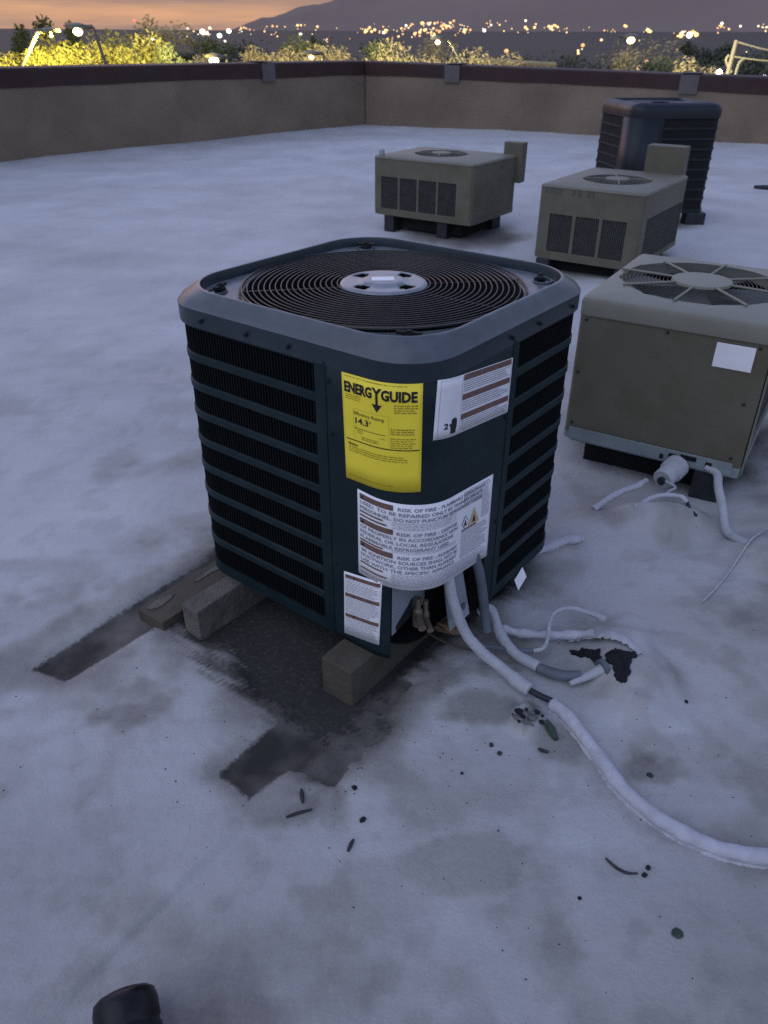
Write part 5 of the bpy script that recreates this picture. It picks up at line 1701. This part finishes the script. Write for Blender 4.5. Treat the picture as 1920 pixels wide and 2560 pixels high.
street_lamp((192, 66), (222, 150), 17.5, (1.0, .80, .17), 5200, 'bright warm street lamp among the yellow lit trees at the left', .085, 'lamp_warm')
street_lamp((72, 76), (38, 152), 18.0, (1.0, .80, .19), 4000, 'leaning pale lamp post in front of the far left trees', .028, 'lamp_warm')
street_lamp((960, 84), (990, 136), 22, (1.0, .82, .45), 3500, 'leaning pale lamp post over the railing in the middle', .06, 'lamp_warm')
street_lamp((1328, 76), (1297, 148), 22, (1.0, .84, .5), 2500, 'leaning pale lamp post with a lit head right of the dark trees', .09, 'lamp_warm')
street_lamp((482, 127), (482, 150), 19, (1.0, .86, .55), 3000, 'low white floodlight peeping over the left parapet', .10, 'lamp_white')
street_lamp((690, 118), (690, 150), 20, (1.0, .84, .50), 3800, 'low lamp hidden among the feathery trees left of the parapet corner', .05, 'lamp_warm')

# lit utility pole with wires at the right
D = 24
b0 = np.array(far(1562, 160, D)); t0 = np.array(far(1582, 80, D))
up = empty('utility_pole', tuple(b0), 'floodlit pole with two wires running off the right edge', 'utility pole')
g0 = b0 + (b0 - t0) * 2.0
mb = MB(); mb.tube([g0, t0], [.08, .05], 8); mb.build('pole', M['street'], up, smooth=True)
for (a, b) in (((1585, 84), (1690, 106)), ((1572, 115), (1700, 125))):
    mb = MB(); P = spline([far(*a, D), far((a[0] + b[0]) / 2, (a[1] + b[1]) / 2 + 3, D - .2), far(*b, D - .5)], 6); mb.tube(P, .018, 6); mb.build('wire', M['street'], up)
mb = MB(); mb.tube(spline([far(1600, 118, D), far(1588, 130, D), far(1580, 155, D)], 6), .035, 6); mb.build('brace', M['street'], up)
mb = MB(); mb.tube(spline([far(1566, 112, D), far(1560, 125, D), far(1572, 150, D)], 6), .035, 6); mb.build('brace', M['street'], up)
ld = bpy.data.lights.new('pole_floodlight', 'SPOT'); ld.spot_size = R(120); ld.energy = 600; ld.color = (1, .85, .5); ld.shadow_soft_size = .2
lo = bpy.data.objects.new('pole_floodlight', ld); COL.objects.link(lo); lo.parent = up; lo.location = Vector(far(1560, 150, D - 3)) - Vector(b0); lo.rotation_euler = (Vector(far(1575, 100, D)) - Vector(far(1560, 150, D - 3))).to_track_quat('-Z', 'Y').to_euler()
mb = MB(); bm = bmesh.new(); bmesh.ops.create_icosphere(bm, subdivisions=1, radius=.07); pp = far(1545, 150, D - 3)
mb.add([(pp[0] + v.co.x, pp[1] + v.co.y, pp[2] + v.co.z) for v in bm.verts], [tuple(v.index for v in f.verts) for f in bm.faces]); bm.free()
mb.build('floodlight', M['lamp_white'], up)

# white railing of a neighbouring roof
D = 30
rl = empty('railing', far(1100, 145, D), 'white railing of a neighbouring building just above the parapet', 'railing')
a = np.array(far(1008, 129, D)); b = np.array(far(1190, 136, D + 3))
mb = MB(); mb.tube([a, b], .09, 6); mb.build('top_rail', M['street'], rl)
mb = MB(); mb.tube([a - (0, 0, .75), b - (0, 0, .75)], .06, 6); mb.build('bottom_rail', M['street'], rl)
for k in range(13):
    p = a + (b - a) * k / 12
    mb = MB(); mb.tube([p, p - (0, 0, .8)], .05, 5); mb.build('post', M['street'], rl)
mb = MB(); n = np.array([0.0, .6, 0]);
mb.add([a - (0, 0, .85) + n * .1, b - (0, 0, .85) + n * .1, b - (0, 0, 9) + n * .1, a - (0, 0, 9) + n * .1, a - (0, 0, .85) + n * 8, b - (0, 0, .85) + n * 8], [(0, 1, 2, 3), (0, 1, 5, 4)])
mb.build('building_wall', M['stucco2'], rl)

# ------------------------------------------------------------------ city lights
for nm, c_, s_ in (('gold', (1.0, .60, .20), 2.2), ('white', (1.0, .86, .60), 2.4), ('orange', (1.0, .47, .13), 1.4), ('bright', (1.0, .93, .78), 6), ('red', (1.0, .10, .06), 2.5), ('cool', (.75, .85, 1.0), 3)):
    M['city_' + nm] = emit('city_' + nm, c_, s_)
_ico = {}


def light_mesh(m):
    if m not in _ico:
        bm = bmesh.new(); bmesh.ops.create_icosphere(bm, subdivisions=2, radius=1.0)
        me = bpy.data.meshes.new('city_light'); bm.to_mesh(me); bm.free(); me.materials.append(M[m]); _ico[m] = me
    return _ico[m]


def city_light(px, py, size, m, label, group, D=None):
    a, b, sl = bearing(px, py)
    if D is None:
        D = 3300.0
        for d in np.geomspace(60, 3400, 160):
            if EYE + sl * d <= land_z(d) + 5:
                D = d; break
    o = bpy.data.objects.new('city_light', light_mesh(m)); COL.objects.link(o)
    o.location = (a * D, b * D, EYE + sl * D)
    r_ = size * K / 1924 * D / 2
    o.scale = (r_, r_, r_ * .85)
    tag(o, label, 'light', group)


G = 'city lights across the valley'
for (px, py, s_, m, lab) in (
        (428, 72, 9, 'city_bright', 'largest white light of the cluster left of the mountain foot'), (465, 80, 8, 'city_bright', 'white light low at the right of the white cluster'),
        (485, 70, 8, 'city_bright', 'white light at the right end of the white cluster'), (444, 64, 5, 'city_white', 'white light above the middle of the white cluster'),
        (396, 66, 4, 'city_white', 'small white light at the left tip of the white cluster'), (395, 81, 4, 'city_white', 'small white light below the left tip of the white cluster'),
        (321, 87, 7, 'city_bright', 'single white light left of the dark round tree'), (302, 88, 4, 'city_white', 'smaller white light beside the single white light at the left'),
        (280, 49, 4, 'city_red', 'lone red light high above the trees at the left'), (477, 92, 4, 'city_white', 'small white light under the white cluster'),
        (640, 76, 6, 'city_white', 'paired white light above the feathery trees'), (655, 92, 4, 'city_gold', 'low amber light among the feathery trees'),
        (1037, 64, 5, 'city_bright', 'brightest white spot on the lower hillside'), (1126, 42, 4, 'city_white', 'topmost white light of the hillside'),
        (1250, 94, 7, 'city_orange', 'glowing amber light right of the dark trees'), (1085, 108, 8, 'city_orange', 'wide orange light low behind the railing'),
        (1480, 70, 10, 'city_bright', 'large glowing yellow light right of the right lamp post'), (1495, 69, 8, 'city_gold', 'amber light beside the large glowing one'),
        (1462, 72, 7, 'city_gold', 'amber light left of the large glowing one'), (1550, 44, 5, 'city_white', 'highest light above the utility pole'),
        (1590, 50, 4, 'city_white', 'white light right of the highest one'), (1388, 128, 7, 'city_orange', 'warm lit window light low over the right parapet'),
        (1372, 142, 8, 'city_gold', 'wide amber light on the right parapet edge'), (1535, 140, 6, 'city_white', 'soft white light left of the utility pole foot'),
        (1643, 158, 8, 'city_cool', 'cool white light at the right frame edge'), (1290, 82, 5, 'city_gold', 'amber light left of the right lamp head')):
    city_light(px, py, s_, m, lab, G)
rnd = random.Random(11)


def scatter(n, x0, x1, y0, y1, ms, lab, sz=(1.6, 5.6), shape=None):
    cl = [(rnd.random(), rnd.random(), rnd.uniform(.012, .06)) for _ in range(max(2, n // 7))]
    for k in range(n):
        if rnd.random() < .72:
            c = rnd.choice(cl); t = min(1, max(0, rnd.gauss(c[0], c[2]))); v = min(1, max(0, rnd.gauss(c[1], .16)))
        else:
            t = rnd.random(); v = rnd.random()
        px = x0 + (x1 - x0) * t
        ya, yb = (y0, y1) if shape is None else shape(t)
        mm_ = rnd.choice(ms)
        city_light(px, ya + (yb - ya) * v, sz[0] + (sz[1] - sz[0]) * rnd.random() ** 2.6, mm_, lab.replace('small', 'small ' + mm_[5:]).replace('amber ', ''), G)


gm = ['city_gold'] * 6 + ['city_orange'] * 3 + ['city_white'] * 1
scatter(20, 385, 500, 62, 86, ['city_white', 'city_white', 'city_gold'], 'small light of the white cluster left of the mountain foot')
scatter(52, 500, 830, 50, 78, gm, 'small amber light in the row under the left half of the mountain', shape=lambda t: (62 - 14 * t, 80 - 10 * t))
scatter(115, 840, 1215, 40, 70, gm, 'small amber light on the dense hillside under the mountain', (1.7, 6.2), shape=lambda t: (56 - 14 * math.sin(t * 3.0), 70))
scatter(22, 1250, 1400, 50, 68, gm, 'small amber light in the patch right of the dense hillside')
scatter(18, 1435, 1520, 62, 78, gm, 'small amber light around the large glowing one')
scatter(16, 1530, 1650, 45, 72, gm, 'small amber light above the wires at the right')
scatter(16, 830, 1010, 72, 92, gm, 'small amber light below the dense hillside')
scatter(18, 1240, 1650, 76, 112, gm, 'small amber light scattered among the trees at the right', (1.6, 4))
scatter(10, 560, 830, 78, 92, gm, 'small amber light just over the feathery trees', (1.6, 3.5))
